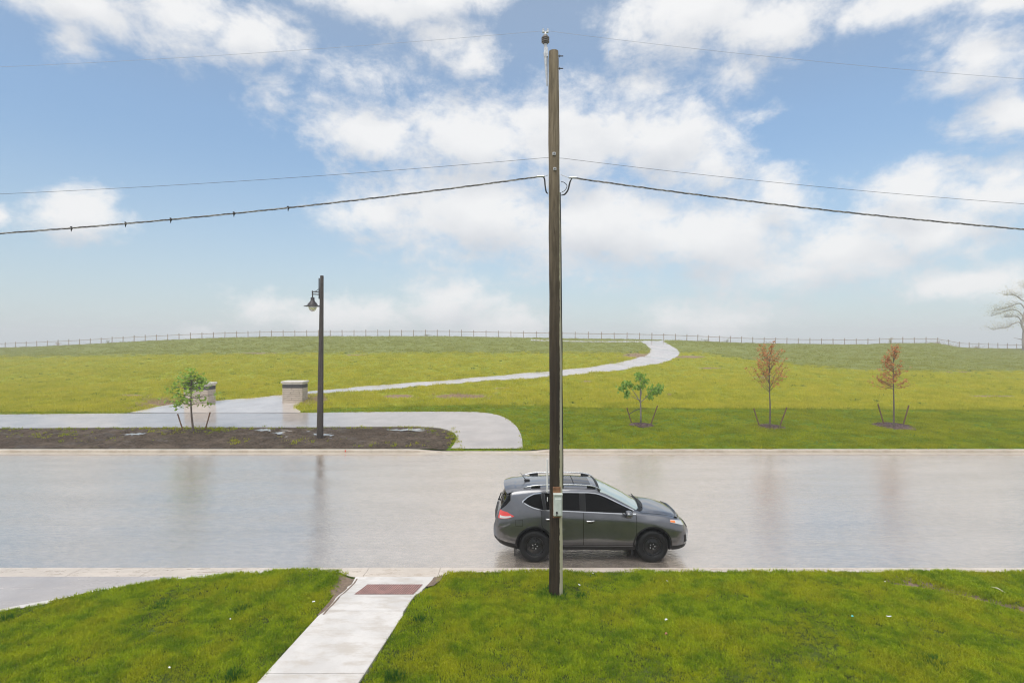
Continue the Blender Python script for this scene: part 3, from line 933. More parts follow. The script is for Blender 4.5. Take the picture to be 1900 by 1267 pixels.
# insulator post on its bracket
M['porcelain'] = simple_mat('grey_porcelain', (0.16, 0.14, 0.13), 0.3, var=0.1)
ic = at_pole(1012, 74)
g = MB()
prof = []
for k in range(3):
    z0 = 0.035 * k - 0.06 + 0.02
    prof += [(0.055, z0 - 0.012), (0.078, z0 - 0.006), (0.078, z0 + 0.012), (0.056, z0 + 0.02)]
prof = [(0.03, -0.085), (0.05, -0.075)] + prof + [(0.05, 0.08), (0.032, 0.095)]
g.lathe(prof, ic, n=20)
ins = g.build('insulator', M['porcelain'], pole, smooth=True, sharp=40)
g = MB()
g.lathe([(0.028, 0.09), (0.03, 0.11), (0.02, 0.135), (0.02, 0.16)], ic, n=12)
g.box(ic + Vector((-0.045, 0, 0.17)), (0.03, 0.05, 0.05)); g.box(ic + Vector((0.045, 0, 0.17)), (0.03, 0.05, 0.05)); g.box(ic + Vector((0, 0, 0.155)), (0.12, 0.03, 0.015))
for dx in (-0.045, 0.045): g.tube([ic + Vector((dx, -0.03, 0.2)), ic + Vector((dx, 0.03, 0.2))], 0.012, 6)
g.build('wire_clamp', M['galv'], ins)
g = MB()
a = at_pole(1013, 92); b = at_pole(1016, 150)
g.tube([ic + Vector((0, 0, -0.08)), a + Vector((0.0, 0, 0.02))], [0.035, 0.028], 10)
g.box(a + Vector((0.0, 0, -0.06)), (0.075, 0.07, 0.17))
g.tube([a + Vector((-0.01, 0, -0.06)), b + Vector((-0.01, 0, -0.1))], [0.04, 0.012], 8)
g.build('bracket', M['galv'], pole)
for py in (104, 127):
    g = MB(); q = at_pole(1038, py)
    g.tube([q + Vector((-0.06, 0, 0)), q + Vector((0.075, 0, 0))], 0.011, 8)
    g.tube([q + Vector((0.0, 0, 0)), q + Vector((0.012, 0, 0))], 0.028, 8)
    g.build('bolt', M['dark_steel'], pole)
for px, py, s in ((1028, 285, 0.06), (1029.5, 313, 0.055)):
    g = MB(); q = at_pole(px, py, -0.118)
    g.bbox(q, (s, 0.02, s), 0.004)
    w = g.build('bolt_plate', M['galv'], pole)
    g = MB(); g.lathe([(0.014, 0.0), (0.014, -0.02)], q + Vector((0, -0.008, 0.002)), axis='Y', n=6)
    g.build('bolt_head', M['dark_steel'], w)
# meter box on its brown board
M['rust_board'] = simple_mat('brown_board', (0.20, 0.095, 0.042), 0.7, var=0.4, scale=14, bump=0.5)
M['box_paint'] = simple_mat('box_grey_paint', (0.50, 0.54, 0.50), 0.45, var=0.08, scale=10)
bc = at_pole(1035, 936, -0.17)
g = MB()
g.bbox(at_pole(1033, 931, -0.128), (0.150, 0.03, 0.60), 0.004)
g.build('backing_board', M['rust_board'], pole)
g = MB()
g.bbox(bc + Vector((0, 0.0, 0)), (0.168, 0.10, 0.42), 0.012)
box = g.build('meter_box', M['box_paint'], pole, smooth=True, sharp=25)
g = MB()
g.bbox(bc + Vector((0.004, -0.058, -0.025)), (0.128, 0.03, 0.34), 0.012)
g.bbox(bc + Vector((0, -0.012, 0.215)), (0.178, 0.13, 0.025), 0.008)
g.build('box_lid', M['box_paint'], box, smooth=True, sharp=25)
g = MB()
g.lathe([(0.022, 0), (0.022, -0.012)], bc + Vector((-0.025, -0.075, -0.125)), axis='Y', n=12)
g.box(bc + Vector((-0.025, -0.078, -0.16)), (0.014, 0.012, 0.05))
g.build('box_latch', M['dark_steel'], box)
# white cable guard on the pole's far left, black riser down its right
g = MB()
P0, P1 = at_pole(1015.3, 850, 0.05), at_pole(1015.6, 912, 0.05)
g.bbox((P0 + P1) / 2, (0.03, 0.05, (P0 - P1).length), 0.006)
M['white_pvc'] = simple_mat('white_plastic', (0.75, 0.75, 0.74), 0.4, var=0.06)
g.build('cable_guard', M['white_pvc'], pole)
g = MB(); q = at_pole(1016, 925, 0.0); g.bbox(q + Vector((-0.005, -0.02, 0)), (0.012, 0.05, 0.075), 0.003)
g.build('number_tag', M['white_pvc'], pole)
g = MB()
ris = []
for py, dx in ((357, 0.0), (480, 0.004), (600, 0.0), (640, 0.004), (700, -0.004), (760, 0.0), (860, 0.004), (905, 0.0)):
    q = at_pole(1040.7, py, 0.03); s = (q.z + 0.15) / PH
    r = 0.134 + (top_r - 0.134) * s
    ris.append((-0.035 * s + 0.01 * math.sin(s * 5) + r + 0.008 + dx, 0.02, q.z))
g.tube(ris, 0.012, 8)
g.build('riser_cable', M['cable'], pole, smooth=True)

# ------------------------------------------------------------------ overhead lines
def span(p0, dirx, drop10, L=42.0, n=60):
    """a sagging span from p0 along the road; it has fallen by drop10 at 10 m"""
    k = drop10 / (10 * (L - 10))
    return [Vector((p0[0] + dirx * L * i / n, p0[1], p0[2] - k * (L * i / n) * (L - L * i / n))) for i in range(n + 1)]
def world_pole(px, py, dy=0.0):
    return at_pole(px, py, dy) + Vector((PX, PY, 0.1))
def two_way(name, pl, pr, dl, dr, r, mat, label):
    a = span(pl, -1, dl)[::-1]; b = span(pr, 1, dr)
    g = MB(); g.tube(a + b, r, 6)
    o = g.build(name, mat, smooth=True); tag(o, label, 'wire', 'overhead lines')
    return o
two_way('overhead_wire', world_pole(1011, 57), world_pole(1014, 57), 0.68, 0.99, 0.0026, M['wire'], 'thin bare wire over the top insulator of the utility pole, highest of the lines')
two_way('overhead_wire', world_pole(1012, 292.5, 0.0), world_pole(1044, 293.5, 0.0), 0.68, 0.96, 0.0036, M['grey_wire'], 'thin dark wire crossing the pole just above the thick bundled cable')
cab = empty('bundled_cable', (PX, PY, world_pole(1020, 330).z))
tag(cab, 'thick twisted bundled cable, lowest of the lines, looping down to the utility pole', 'cable', 'overhead lines')
O = Vector(cab.location)
yb = -0.16
L0, R0 = world_pole(1004, 327, yb), world_pole(1062, 329.5, yb)
for nm, mat, ph, r in (('conductor', M['cable'], 0.0, 0.0075), ('conductor', M['grey_cable'], 2.1, 0.0065), ('messenger_wire', M['grey_cable'], 4.2, 0.0065)):
    pts = []
    for path, sg in ((span(L0, -1, 1.07, n=800)[::-1], -1), (span(R0, 1, 1.10, n=800), 1)):
        for i, p in enumerate(path):
            a = p.x * 11.0 + ph + 0.8 * math.sin(p.x * 1.7)
            pts.append(p + Vector((0, math.cos(a), math.sin(a))) * 0.011 - O)
    h = len(pts) // 2
    g = MB(); g.tube(pts[:h], r, 5); g.tube(pts[h:], r, 5)
    g.build(nm, mat, cab, smooth=True)
for s0, end, q in ((L0, (1016.5, 359), [(1009, 330), (1011, 345), (1013, 356)]), (R0, (1041, 362), [(1057, 337), (1053, 352), (1047, 360)])):
    g = MB()
    for k, off in enumerate((-0.012, 0.0, 0.014)):
        pts = [s0 + Vector((0, 0, off))] + [world_pole(x + 90 * off * (1 if k else -1), y + off * 60, yb) for x, y in q] + [world_pole(*end, -0.05)]
        g.tube([Vector(p) - O for p in catmull([tuple(p) for p in pts], 18)], 0.008, 5)
    g.build('drip_loop', M['cable'], cab, smooth=True)
g = MB()
g.tube([Vector(p) - O for p in catmull([tuple(world_pole(x, y, yb)) for x, y in ((1041, 337), (1046, 338), (1052, 344), (1049, 352), (1042, 357))], 20)], 0.007, 5)
g.build('drip_loop', M['cable'], cab, smooth=True)
g = MB()
for s0, e, d in ((L0, (1016, 325), -1), (R0, (1041, 324), 1)):
    g = MB(); g.tube([s0 + Vector((-0.08, 0, 0)) - O, s0 + Vector((0.06, 0, 0.0)) - O, s0 + Vector((0.075, 0, 0)) - O, world_pole(*e, -0.06) - O] if d < 0 else [s0 + Vector((0.08, 0, 0)) - O, s0 + Vector((-0.06, 0, 0.0)) - O, s0 + Vector((-0.075, 0, 0)) - O, world_pole(*e, -0.06) - O], [0.02, 0.02, 0.006, 0.006], 6)
    g.build('dead_end_clamp', M['galv'], cab)
# cable ties along the bundle on the left
g = MB()
ls = span(L0, -1, 1.07, n=240)
for px in (125, 240, 313, 430, 540):
    x = (px - CX) / F * (PY + yb)
    p = min(ls, key=lambda q: abs(q.x - x))
    g = MB()
    g.tube([p - O + Vector((-0.02, 0, 0.024)), p - O + Vector((0.0, 0, 0.026)), p - O + Vector((0.02, 0, 0)), p - O + Vector((0.0, 0, -0.028)), p - O + Vector((0.0, 0, -0.07))], [0.008, 0.014, 0.018, 0.012, 0.004], 6)
    g.build('cable_tie', M['cable'], cab)

# ------------------------------------------------------------------ street lamp
M['lamp_post'] = simple_mat('dark_brown_post', (0.042, 0.032, 0.026), 0.55, var=0.25, scale=3, bump=0.15)
M['lamp_iron'] = simple_mat('black_iron', (0.035, 0.03, 0.03), 0.45, metal=0.2)
b = gp(594, 815)
LD = float(b[1])
lamp = empty('street_lamp', tuple(b - np.array([0, 0, 0.05])))
tag(lamp, 'tall dark tapered street lamp with a hanging bell shade, standing in the bare soil', 'street lamp')
LB = Vector(lamp.location)
def at_lamp(px, py, dy=0.0):
    D = LD + dy
    return Vector(((px - CX) / F * D, LD + dy, EYE - (py - CY) / F * D)) - LB
t_, b_ = at_lamp(597.3, 511), at_lamp(593.6, 815)
g = MB()
g.tube([b_ - Vector((0, 0, 0.2)), b_, b_ + (t_ - b_) * 0.5, t_ - (t_ - b_) * 0.002, t_], [0.172, 0.172, 0.130, 0.087, 0.08], n=8)
g.build('post', M['lamp_post'], lamp)
g = MB(); 
g.box(at_lamp(592.2, 535, -0.0), (0.035, 0.09, 1.02))
g.build('mounting_plate', M['lamp_iron'], lamp)
g = MB()
for py in (541, 545.5):
    g.tube([at_lamp(593, py + 0.6), at_lamp(578.5, py - 0.4)], 0.026, 8)
g.tube([at_lamp(580, 539), at_lamp(580, 548)], 0.03, 8)
g.tube([Vector(p) for p in catmull([tuple(at_lamp(592.5, 534)), tuple(at_lamp(589.5, 537.5)), tuple(at_lamp(585, 540)), tuple(at_lamp(580, 540.5))], 10)], 0.014, 6)
g.build('arm', M['lamp_iron'], lamp)
hc = at_lamp(580, 566)
g = MB()
g.lathe([(0.03, 0.48), (0.03, 0.40), (0.085, 0.39), (0.095, 0.37), (0.095, 0.24), (0.105, 0.22), (0.14, 0.17), (0.20, 0.10), (0.235, 0.05), (0.25, 0.01), (0.415, -0.035), (0.42, -0.055), (0.40, -0.055), (0.235, -0.02), (0.18, 0.05), (0.05, 0.18)], hc, n=28)
shade = g.build('lamp_shade', M['lamp_iron'], lamp, smooth=True, sharp=35)
m, t = new_mat('lamp_glass')
setp(t, base=(0.86, 0.88, 0.88), rough=0.25, trans=0.75, ior=1.3, spec=0.5)
M['glass_globe'] = m
g = MB()
g.lathe([(0.19, -0.02), (0.20, -0.08), (0.185, -0.16), (0.14, -0.24), (0.08, -0.29), (0.02, -0.31), (0.005, -0.312)], hc, n=24)
g.build('globe', M['glass_globe'], lamp, smooth=True)

# ------------------------------------------------------------------ stone pillars
def mat_stone(name, col):
    m, t = new_mat(name)
    p = opos(t)
    a = t.noise(t.vmath('MULTIPLY', p, (1, 1, 3)), 4.0, 5, 0.65); b = t.noise(p, 40, 4, 0.7)
    inf = t.n.new('ShaderNodeObjectInfo').outputs['Random']
    c = t.mix(t.ramp(a, 0.3, 0.7), tuple(x * 0.8 for x in col), tuple(x * 1.12 for x in col))
    c = t.mix(t.math('MULTIPLY', inf, 0.35), c, tuple(x * 0.72 for x in col))
    setp(t, base=c, rough=0.8, normal=t.bump(b, 0.5, 0.01))
    return m
M['stone'] = mat_stone('limestone', (0.47, 0.40, 0.33))
M['capstone'] = mat_stone('cap_limestone', (0.62, 0.58, 0.52))
M['mortar'] = simple_mat('mortar', (0.24, 0.205, 0.17), 0.9)
M['slate'] = mat_stone('dark_slate', (0.055, 0.052, 0.055))
def pillar(base, W, Dp, H, label):
    root = empty('stone_pillar', tuple(base)); tag(root, label, 'pillar', 'stone pillars at the park entrance')
    g = MB(); g.box((0, 0, H / 2 - 0.2), (W - 0.03, Dp - 0.03, H + 0.4)); g.build('core', M['mortar'], root)
    capH = 0.13
    g = MB(); g.bbox((0, 0, H + capH / 2 + 0.001), (W + 0.20, Dp + 0.20, capH), 0.03); g.build('capstone', M['capstone'], root)
    def courses(z0, z1, n, mat, name, lens, proud=0.0):
        ch = (z1 - z0) / n
        meshes = {}
        for i in range(n):
            z = z0 + ch * (i + 0.5)
            for side in (0, 1, 2, 3):
                Ls = W if side in (0, 2) else Dp
                x = -Ls / 2
                k = 0
                while x < Ls / 2 - 0.02:
                    l = lens[(i * 3 + k + side) % len(lens)]
                    if x + l > Ls / 2 - 0.12: l = Ls / 2 - x
                    key = (round(l, 3), ch)
                    if key not in meshes:
                        b = MB(); b.bbox((0, 0, 0), (l - 0.014, 0.06, ch - 0.014), 0.006)
                        meshes[key] = b.mesh(name); meshes[key].materials.append(mat)
                    o = bpy.data.objects.new(name, meshes[key]); COL.objects.link(o); o.parent = root
                    off = -0.03 - proud - random.uniform(0, 0.008)
                    c = x + l / 2
                    half = (Dp if side in (0, 2) else W) / 2
                    pos = [(c, -half - off - 0.03 + 0.0, z), (half + off + 0.03, c, z), (-c, half + off + 0.03, z), (-half - off - 0.03, -c, z)][side]
                    # block centres sit 1 cm inside the face line
                    o.location = pos
                    o.rotation_euler = (0, 0, [0, PI / 2, PI, -PI / 2][side])
                    x += l; k += 1
    courses(0.26, H * 0.76, 6, M['stone'], 'stone_block', [0.62, 0.45, 0.75, 0.38, 0.55])
    courses(-0.02, 0.26, 1, M['stone'], 'base_stone', [0.85, 0.7])
    courses(H * 0.76, H * 0.93, 1, M['slate'], 'slate_panel', [0.52, 0.20, 0.52])
    courses(H * 0.93, H, 1, M['capstone'], 'band_stone', [0.6])
    return root
pb = gp(543, 748)
pillar(pb + np.array([0.0, 0.45, -0.02]), 1.36, 0.95, 1.42, 'low stone pillar with a dark tile band standing on the paving beside the street lamp')
pb2 = gp(364, 752)
pillar(pb2 + np.array([0.0, 0.45, -0.02]), 1.62, 0.95, 1.42, 'low stone pillar with a dark tile band half hidden behind the young tree in the soil')

# ------------------------------------------------------------------ fence along the ridge
M['fence_wood'] = simple_mat('fence_timber', (0.36, 0.28, 0.225), 0.8, var=0.3, scale=5)
FP = []     # post positions in the photo: x only; the ground row comes from the terrain
x = -330.0
def spacing(x):
    return float(np.interp(x, [-400, 0, 150, 300, 500, 800, 1080, 1180, 1290, 1400, 1500, 1720, 1790, 1900, 2300], [18, 19.5, 20, 21, 21.8, 22.2, 24.5, 23, 20, 21, 21.5, 21.6, 18, 17, 15]))
while x < 2250:
    FP.append(x); x += spacing(x)
ND = 0.0
fence = empty('post_and_rail_fence', tuple(gp(950, 626)))
tag(fence, 'long low wooden fence of posts and a rail running along the top of the hill', 'fence')
FO = Vector(fence.location)
g = MB(); g.bbox((0, 0, 0.55), (0.12, 0.11, 1.5), 0.012); post_me = g.mesh('post'); post_me.materials.append(M['fence_wood'])
tops = []
for x in FP:
    D = float(f_dist(x)) - 0.3
    X_ = (x - CX) / F * D
    z = float(height(X_, D))
    o = bpy.data.objects.new('post', post_me); COL.objects.link(o); o.parent = fence
    o.location = Vector((X_, D, z)) - FO
    o.rotation_euler = (random.uniform(-0.02, 0.02), random.uniform(-0.025, 0.025), random.uniform(-0.1, 0.1))
    o.scale = (1, 1, random.uniform(0.97, 1.05))
    tops.append(Vector((X_, D, z)))
for a, b in zip(tops[:-1], tops[1:]):
    g = MB()
    p, q = a - FO + Vector((0, -0.09, 0.98)), b - FO + Vector((0, -0.09, 0.98))
    d = q - p
    rot = d.to_track_quat('X', 'Z').to_matrix()
    g.bbox((p + q) / 2, (d.length - 0.01, 0.05, 0.10), 0.008, rot)
    g.build('rail', M['fence_wood'], fence)
# thin mesh wires below the rail
g = MB()
for hz in (0.30, 0.62):
    g.tube([p - FO + Vector((0, -0.08, hz)) for p in tops], 0.008, 3)
g.build('fence_wire', M['galv'], fence)

# ------------------------------------------------------------------ trees
M['bark_young'] = simple_mat('young_bark', (0.13, 0.10, 0.08), 0.8, var=0.3, scale=10, bump=0.5)
M['bark_pale'] = simple_mat('pale_bark', (0.20, 0.175, 0.15), 0.8, var=0.3, scale=6, bump=0.5)
def mat_leaf(name, a, b, tr=0.45):
    m, t = new_mat(name)
    p = wpos(t)
    n = t.noise(p, 6, 3, 0.6); n2 = t.noise(p, 40, 1, 0.5)
    c = t.mix(t.ramp(n2, 0.35, 0.65), a, b)
    c = t.mix(t.math('MULTIPLY', t.ramp(n, 0.5, 0.7), 0.4), c, tuple(x * 0.65 for x in a))
    setp(t, base=c, rough=0.45, spec=0.4)
    tl = t.n.new('ShaderNodeBsdfTranslucent'); t.put(tl.inputs[0], c)
    mx = t.n.new('ShaderNodeMixShader'); mx.inputs[0].default_value = tr
    t.l.new(t.bsdf.outputs[0], mx.inputs[1]); t.l.new(tl.outputs[0], mx.inputs[2]); t.l.new(mx.outputs[0], t.out.inputs[0])
    return m
M['leaf_green'] = mat_leaf('maple_leaf', (0.21, 0.36, 0.025), (0.36, 0.52, 0.06))
M['leaf_green2'] = mat_leaf('lime_leaf', (0.17, 0.33, 0.03), (0.30, 0.46, 0.07))
M['leaf_red'] = mat_leaf('copper_leaf', (0.50, 0.19, 0.065), (0.66, 0.33, 0.12))
M['leaf_far'] = mat_leaf('far_leaf', (0.55, 0.52, 0.28), (0.66, 0.60, 0.36))
M['leaf_dry'] = mat_leaf('dry_stem', (0.42, 0.30, 0.18), (0.5, 0.36, 0.22), 0.2)
R = random.Random(11)
def leaf(g, p, size, d=None):
    """a folded pointed leaf hanging from p"""
    if d is None: d = Vector((R.uniform(-1, 1), R.uniform(-1, 1), R.uniform(-0.9, 0.35)))
    d = d.normalized()
    s = d.cross(Vector((R.uniform(-.5, .5), R.uniform(-.5, .5), 1)))
    if s.length < 1e-3: s = Vector((1, 0, 0))
    s.normalize()
    n = d.cross(s)
    w = size * R.uniform(0.32, 0.45); l = size * R.uniform(0.8, 1.2)
    dr = n * size * R.uniform(-0.1, 0.2)
    g.add([p, p + d * l * 0.45 + s * w + dr, p + d * l, p + d * l * 0.45 - s * w + dr], [(0, 1, 2), (0, 2, 3)])
def limb(g, p0, p1, r0, r1, wob=0.06, n=7, bend=None):
    p0, p1 = Vector(p0), Vector(p1)
    L = (p1 - p0).length
    pts, rad = [], []
    bend = bend or Vector((0, 0, 0))
    for i in range(n):
        s = i / (n - 1)
        q = p0.lerp(p1, s) + bend * math.sin(s * PI) + Vector((R.uniform(-1, 1), R.uniform(-1, 1), R.uniform(-1, 1))) * wob * L * 0.25 * math.sin(s * PI)
        pts.append(q); rad.append(r0 + (r1 - r0) * s)
    g.tube(pts, rad, 6)
    return pts
def tree_frame(px, py, name, label, group):
    b = gp(px, py)
    root = empty(name, tuple(b)); tag(root, label, 'tree', group)
    D = float(b[1]); sc = D / F
    def at(x, y, dy=0.0):
        return Vector(((x - px) * sc * (D + dy) / D, dy, (py - y) * sc))
    return root, at, sc
YT = 'young trees planted along the road'
# green tree in the soil bed, full crown
root, at, sc = tree_frame(358, 803, 'young_maple_tree', 'young tree with a full bright green crown standing in the bare soil', YT)
g = MB()
g.tube([Vector(p) for p in catmull([tuple(at(358.5, 808)), tuple(at(357.5, 790)), tuple(at(355.5, 770)), tuple(at(354.5, 750)), tuple(at(354.5, 715)), tuple(at(355, 690))], 24)], list(np.linspace(0.062, 0.014, 24)), 8)
g.build('trunk', M['bark_young'], root, smooth=True)
gb, gl = MB(), MB()
for k in range(31):
    y0 = R.uniform(694, 752)
    s = (752 - y0) / 58
    reach = (44 if s < 0.45 else 44 - 46 * (s - 0.45)) * R.uniform(0.6, 1.08)
    a = R.uniform(0, 2 * PI)
    p0 = at(354.5, y0)
    rise = R.uniform(2, 12) * (1.0 if s < 0.6 else 0.6)
    p1 = p0 + Vector((math.cos(a) * reach * sc, math.sin(a) * reach * sc, rise * sc))
    pts = limb(gb, p0, p1, 0.018, 0.005, 0.25)
    for q in pts[2:]:
        for _ in range(R.randint(1, 3)):
            c = q + Vector((R.gauss(0, 1), R.gauss(0, 1), R.gauss(-0.3, 0.8))) * 0.13
            for _ in range(R.randint(1, 3)):
                leaf(gl, c + Vector((R.gauss(0, 1), R.gauss(0, 1), R.gauss(0, 1))) * 0.05, 0.19)
for k in range(60):
    leaf(gl, at(R.gauss(354, 7), R.uniform(681, 700), R.gauss(0, 0.2)), 0.15)
gb.build('branch', M['bark_young'], root, smooth=True)
o = gl.build('foliage', M['leaf_green'], root); o['kind'] = 'stuff'
# green tree with three clumps on the mown verge
root, at, sc = tree_frame(1189, 789, 'young_lime_tree', 'young tree with three green leaf clumps on the mown verge, nearest the utility pole', YT)
g = MB()
g.tube([at(1189, 793), at(1189, 770), at(1188.5, 746), at(1188, 715), at(1187, 692)], [0.05, 0.046, 0.042, 0.024, 0.01], 8)
g.build('trunk', M['bark_pale'], root, smooth=True)
gb, gl = MB(), MB()
for pts in (((1188.5, 747, 0), (1180, 731, 0.1), (1171, 718, 0.2), (1166, 708, 0.25)), ((1188.5, 746, 0), (1199, 735, -0.1), (1209, 722, -0.2), (1222, 716, -0.25)), ((1188, 742, 0), (1176, 737, -0.3), (1167, 732, -0.4)), ((1189, 735, 0), (1195, 716, 0.3), (1199, 706, 0.4))):
    gb.tube([Vector(p) for p in catmull([tuple(at(*q)) for q in pts], 12)], list(np.linspace(0.026, 0.008, 12)), 6)
for cx_, cy_, rx, ry, dy, n in ((1164, 710, 8, 6, 0.25, 70), (1156, 719, 8, 5, 0.2, 60), (1164, 728, 5, 8, 0.1, 60), (1187, 696, 7, 7, 0, 80), (1185, 715, 8, 5, 0, 50), (1199, 705, 5, 5, 0.35, 45), (1212, 722, 10, 9, -0.2, 130), (1222, 718, 6, 8, -0.25, 80), (1205, 732, 7, 5, -0.1, 50), (1172, 714, 4, 5, 0.1, 25), (1195, 712, 5, 4, 0.2, 25)):
    for _ in range(int(n * 0.8)):
        a = R.gauss(0, 0.5); b = R.gauss(0, 0.5); c = R.gauss(0, 0.5)
        leaf(gl, at(cx_ + rx * a, cy_ + ry * b, dy + c * rx * sc), 0.17, Vector((R.uniform(-.6, .6), R.uniform(-.6, .6), -1)))
gb.build('branch', M['bark_pale'], root, smooth=True)
o = gl.build('foliage', M['leaf_green2'], root); o['kind'] = 'stuff'
# two copper-leaved trees
def copper(px, py, y_fork, y_top, w0, shape, label, lean):
    root, at, sc = tree_frame(px, py, 'young_copper_tree', label, YT)
    g = MB()
    g.tube([Vector(p) for p in catmull([tuple(at(px, py + 4)), tuple(at(px + lean, (py + y_fork) / 2)), tuple(at(px, y_fork)), tuple(at(px - 0.5, (y_fork + y_top) / 2)), tuple(at(px + 0.5, y_top))], 24)], list(np.linspace(0.052, 0.008, 24)), 8)
    g.build('trunk', M['bark_young'], root, smooth=True)
    gb, gl = MB(), MB()
    for k in range(34):
        s = (k + R.random()) / 34
        s = s ** 1.35
        y0 = y_fork + (y_top - y_fork) * s * 0.9
        reach, rise = shape(s)
        reach *= R.uniform(0.75, 1.3)
        a = R.uniform(0, 2 * PI)
        p0 = at(px, y0)
        p1 = p0 + Vector((math.cos(a) * reach * sc, math.sin(a) * reach * sc, rise * sc * R.uniform(0.8, 1.15)))
        pts = limb(gb, p0, p1, 0.013, 0.004, 0.12, 9, Vector((0, 0, -0.06 * reach * sc)))
        for q in pts[3:]:
            for _ in range(R.randint(1, 3)):
                c = q + Vector((R.gauss(0, 1), R.gauss(0, 1), R.gauss(0.1, 0.8))) * 0.06
                for _ in range(R.randint(2, 3)):
                    leaf(gl, c + Vector((R.gauss(0, 1), R.gauss(0, 1), R.gauss(0, 1))) * 0.03, 0.115)
    gb.build('branch', M['bark_young'], root, smooth=True)
    o = gl.build('foliage', M['leaf_red'], root); o['kind'] = 'stuff'
copper(1428, 793, 728, 650, 30, lambda s: ((33 - 22 * s), (26 + 16 * (1 - s))), 'young copper-leaved tree with an upswept open crown, left of the other copper tree', 1.0)
copper(1658, 793, 722, 646, 35, lambda s: ((39 - 36 * s ** 0.8), (13 + 6 * s)), 'young copper-leaved tree with a pointed cone crown, rightmost of the young trees', 0.5)

# stakes beside the young trees, each a thing of its own
M['stake'] = simple_mat('stake_wood', (0.16, 0.085, 0.05), 0.75, var=0.3, scale=8)
def stake(x0, y0, x1, y1, label, g_='leaning stakes beside the young trees'):
    b = gp(x1, y1 + 1)
    D = float(b[1])
    top = Vector(((x0 - CX) / F * D, D, EYE - (y0 - CY) / F * D)) - Vector(b)
    g = MB()
    d = top.normalized()
    rot = d.to_track_quat('Z', 'Y').to_matrix()
    g.bbox(top / 2 - d * 0.1, (0.055, 0.055, top.length + 0.2), 0.006, rot)
    o = g.build('tree_stake', M['stake'], loc=tuple(b)); tag(o, label, 'stake', g_)
stake(329.5, 767, 340, 799, 'left leaning wooden stake beside the full green tree in the soil')
stake(390, 764, 379.5, 800, 'right leaning wooden stake beside the full green tree in the soil')
stake(1163, 756, 1172, 784, 'left leaning stake beside the three clump green tree, tied to its trunk')
stake(1220, 752, 1207.5, 786, 'right leaning stake beside the three clump green tree')
stake(1398.5, 757, 1409, 789, 'left leaning stake beside the copper tree with the open crown')
stake(1460, 755, 1446.5, 790, 'right leaning stake beside the copper tree with the open crown')
stake(1629, 749, 1640.5, 787, 'left leaning stake beside the cone shaped copper tree')
stake(1686.5, 751, 1676, 786, 'right leaning stake beside the cone shaped copper tree')
b = gp(1189, 789); D = float(b[1])
def atD(x, y, D=D): return Vector(((x - CX) / F * D, D, EYE - (y - CY) / F * D))
g = MB(); o0 = atD(1180, 763)
g.tube([atD(1167, 768) - o0, atD(1178, 761) - o0, atD(1189, 757) - o0, atD(1200, 757.5) - o0], [0.022, 0.022, 0.02, 0.015], 5)
o = g.build('tree_tie', M['cable'], loc=tuple(o0)); tag(o, 'dark rubber tie strung from a stake to the trunk of the three clump tree', 'tree tie')

# mulch rings
M['mulch'] = simple_mat('bark_mulch', (0.105, 0.065, 0.055), 0.85, var=0.5, scale=14, bump=0.8, bscale=30)
chip = []
def mulch(px, py, rx, label):
    c = gp(px, py); D = float(c[1]); r = rx * D / F
    g = MB()
    ring = []
    for i in range(6):
        q = i / 5
        row = []
        for k in range(29):
            a = 2 * PI * k / 28
            rr = r * q * (0.85 + 0.3 * float(vnoise(np.array(math.cos(a) * 1.5 + px), np.array(math.sin(a) * 1.5), 0.7, 3)))
            x, y = c[0] + math.cos(a) * rr, c[1] + math.sin(a) * rr * 1.1
            row.append((x - c[0], y - c[1], float(height(x, y)) - c[2] + 0.02 + 0.09 * (1 - q * q) * 1.0))
        ring.append(row)
    g.grid(ring)
    for k in range(260):
        a = R.uniform(0, 2 * PI); rr = r * math.sqrt(R.random()) * 1.02
        x, y = c[0] + math.cos(a) * rr, c[1] + math.sin(a) * rr
        z = float(height(x, y)) - c[2] + 0.035 + 0.09 * (1 - (rr / r) ** 2)
        rot = Matrix.Rotation(R.uniform(0, 6), 3, 'Z') @ Matrix.Rotation(R.uniform(-.5, .5), 3, 'X')
        g.box((x - c[0], y - c[1], z), (R.uniform(.05, .12), R.uniform(.015, .04), 0.012), rot)
    o = g.build('mulch_ring', M['mulch'], loc=tuple(c), fix=True)
    tag(o, label, 'mulch', 'mulch rings round the young trees')
mulch(1190, 789, 22, 'ring of bark mulch round the foot of the three clump green tree')
mulch(1430, 792, 24, 'ring of bark mulch round the foot of the open crowned copper tree')
mulch(1657, 790, 33, 'ring of bark mulch round the foot of the cone shaped copper tree')

# the old tree beyond the ridge at the far right
FD = 132.0
def far_at(x, y, dy=0.0): return Vector(((x - CX) / F * FD, FD + dy, EYE - (y - CY) / F * FD))
fx = (1899 - CX) / F * FD
fz = float(height(fx, FD))
root = empty('old_tree', (fx, FD, fz)); tag(root, 'pale spreading old tree with thin young leaves beyond the fence at the far right', 'tree')
FO2 = Vector((fx, FD, fz))
M['bark_far'] = simple_mat('old_bark', (0.36, 0.325, 0.29), 0.9, var=0.3)
g = MB()
g.tube([far_at(1901, 660) - FO2, far_at(1899, 630) - FO2, far_at(1900, 612) - FO2, far_at(1896, 603) - FO2, far_at(1899, 585) - FO2, far_at(1908, 560) - FO2, far_at(1915, 535) - FO2], [0.42, 0.32, 0.28, 0.26, 0.22, 0.17, 0.08], 8)
g.build('trunk', M['bark_far'], root, smooth=True)
gb, gl = MB(), MB()
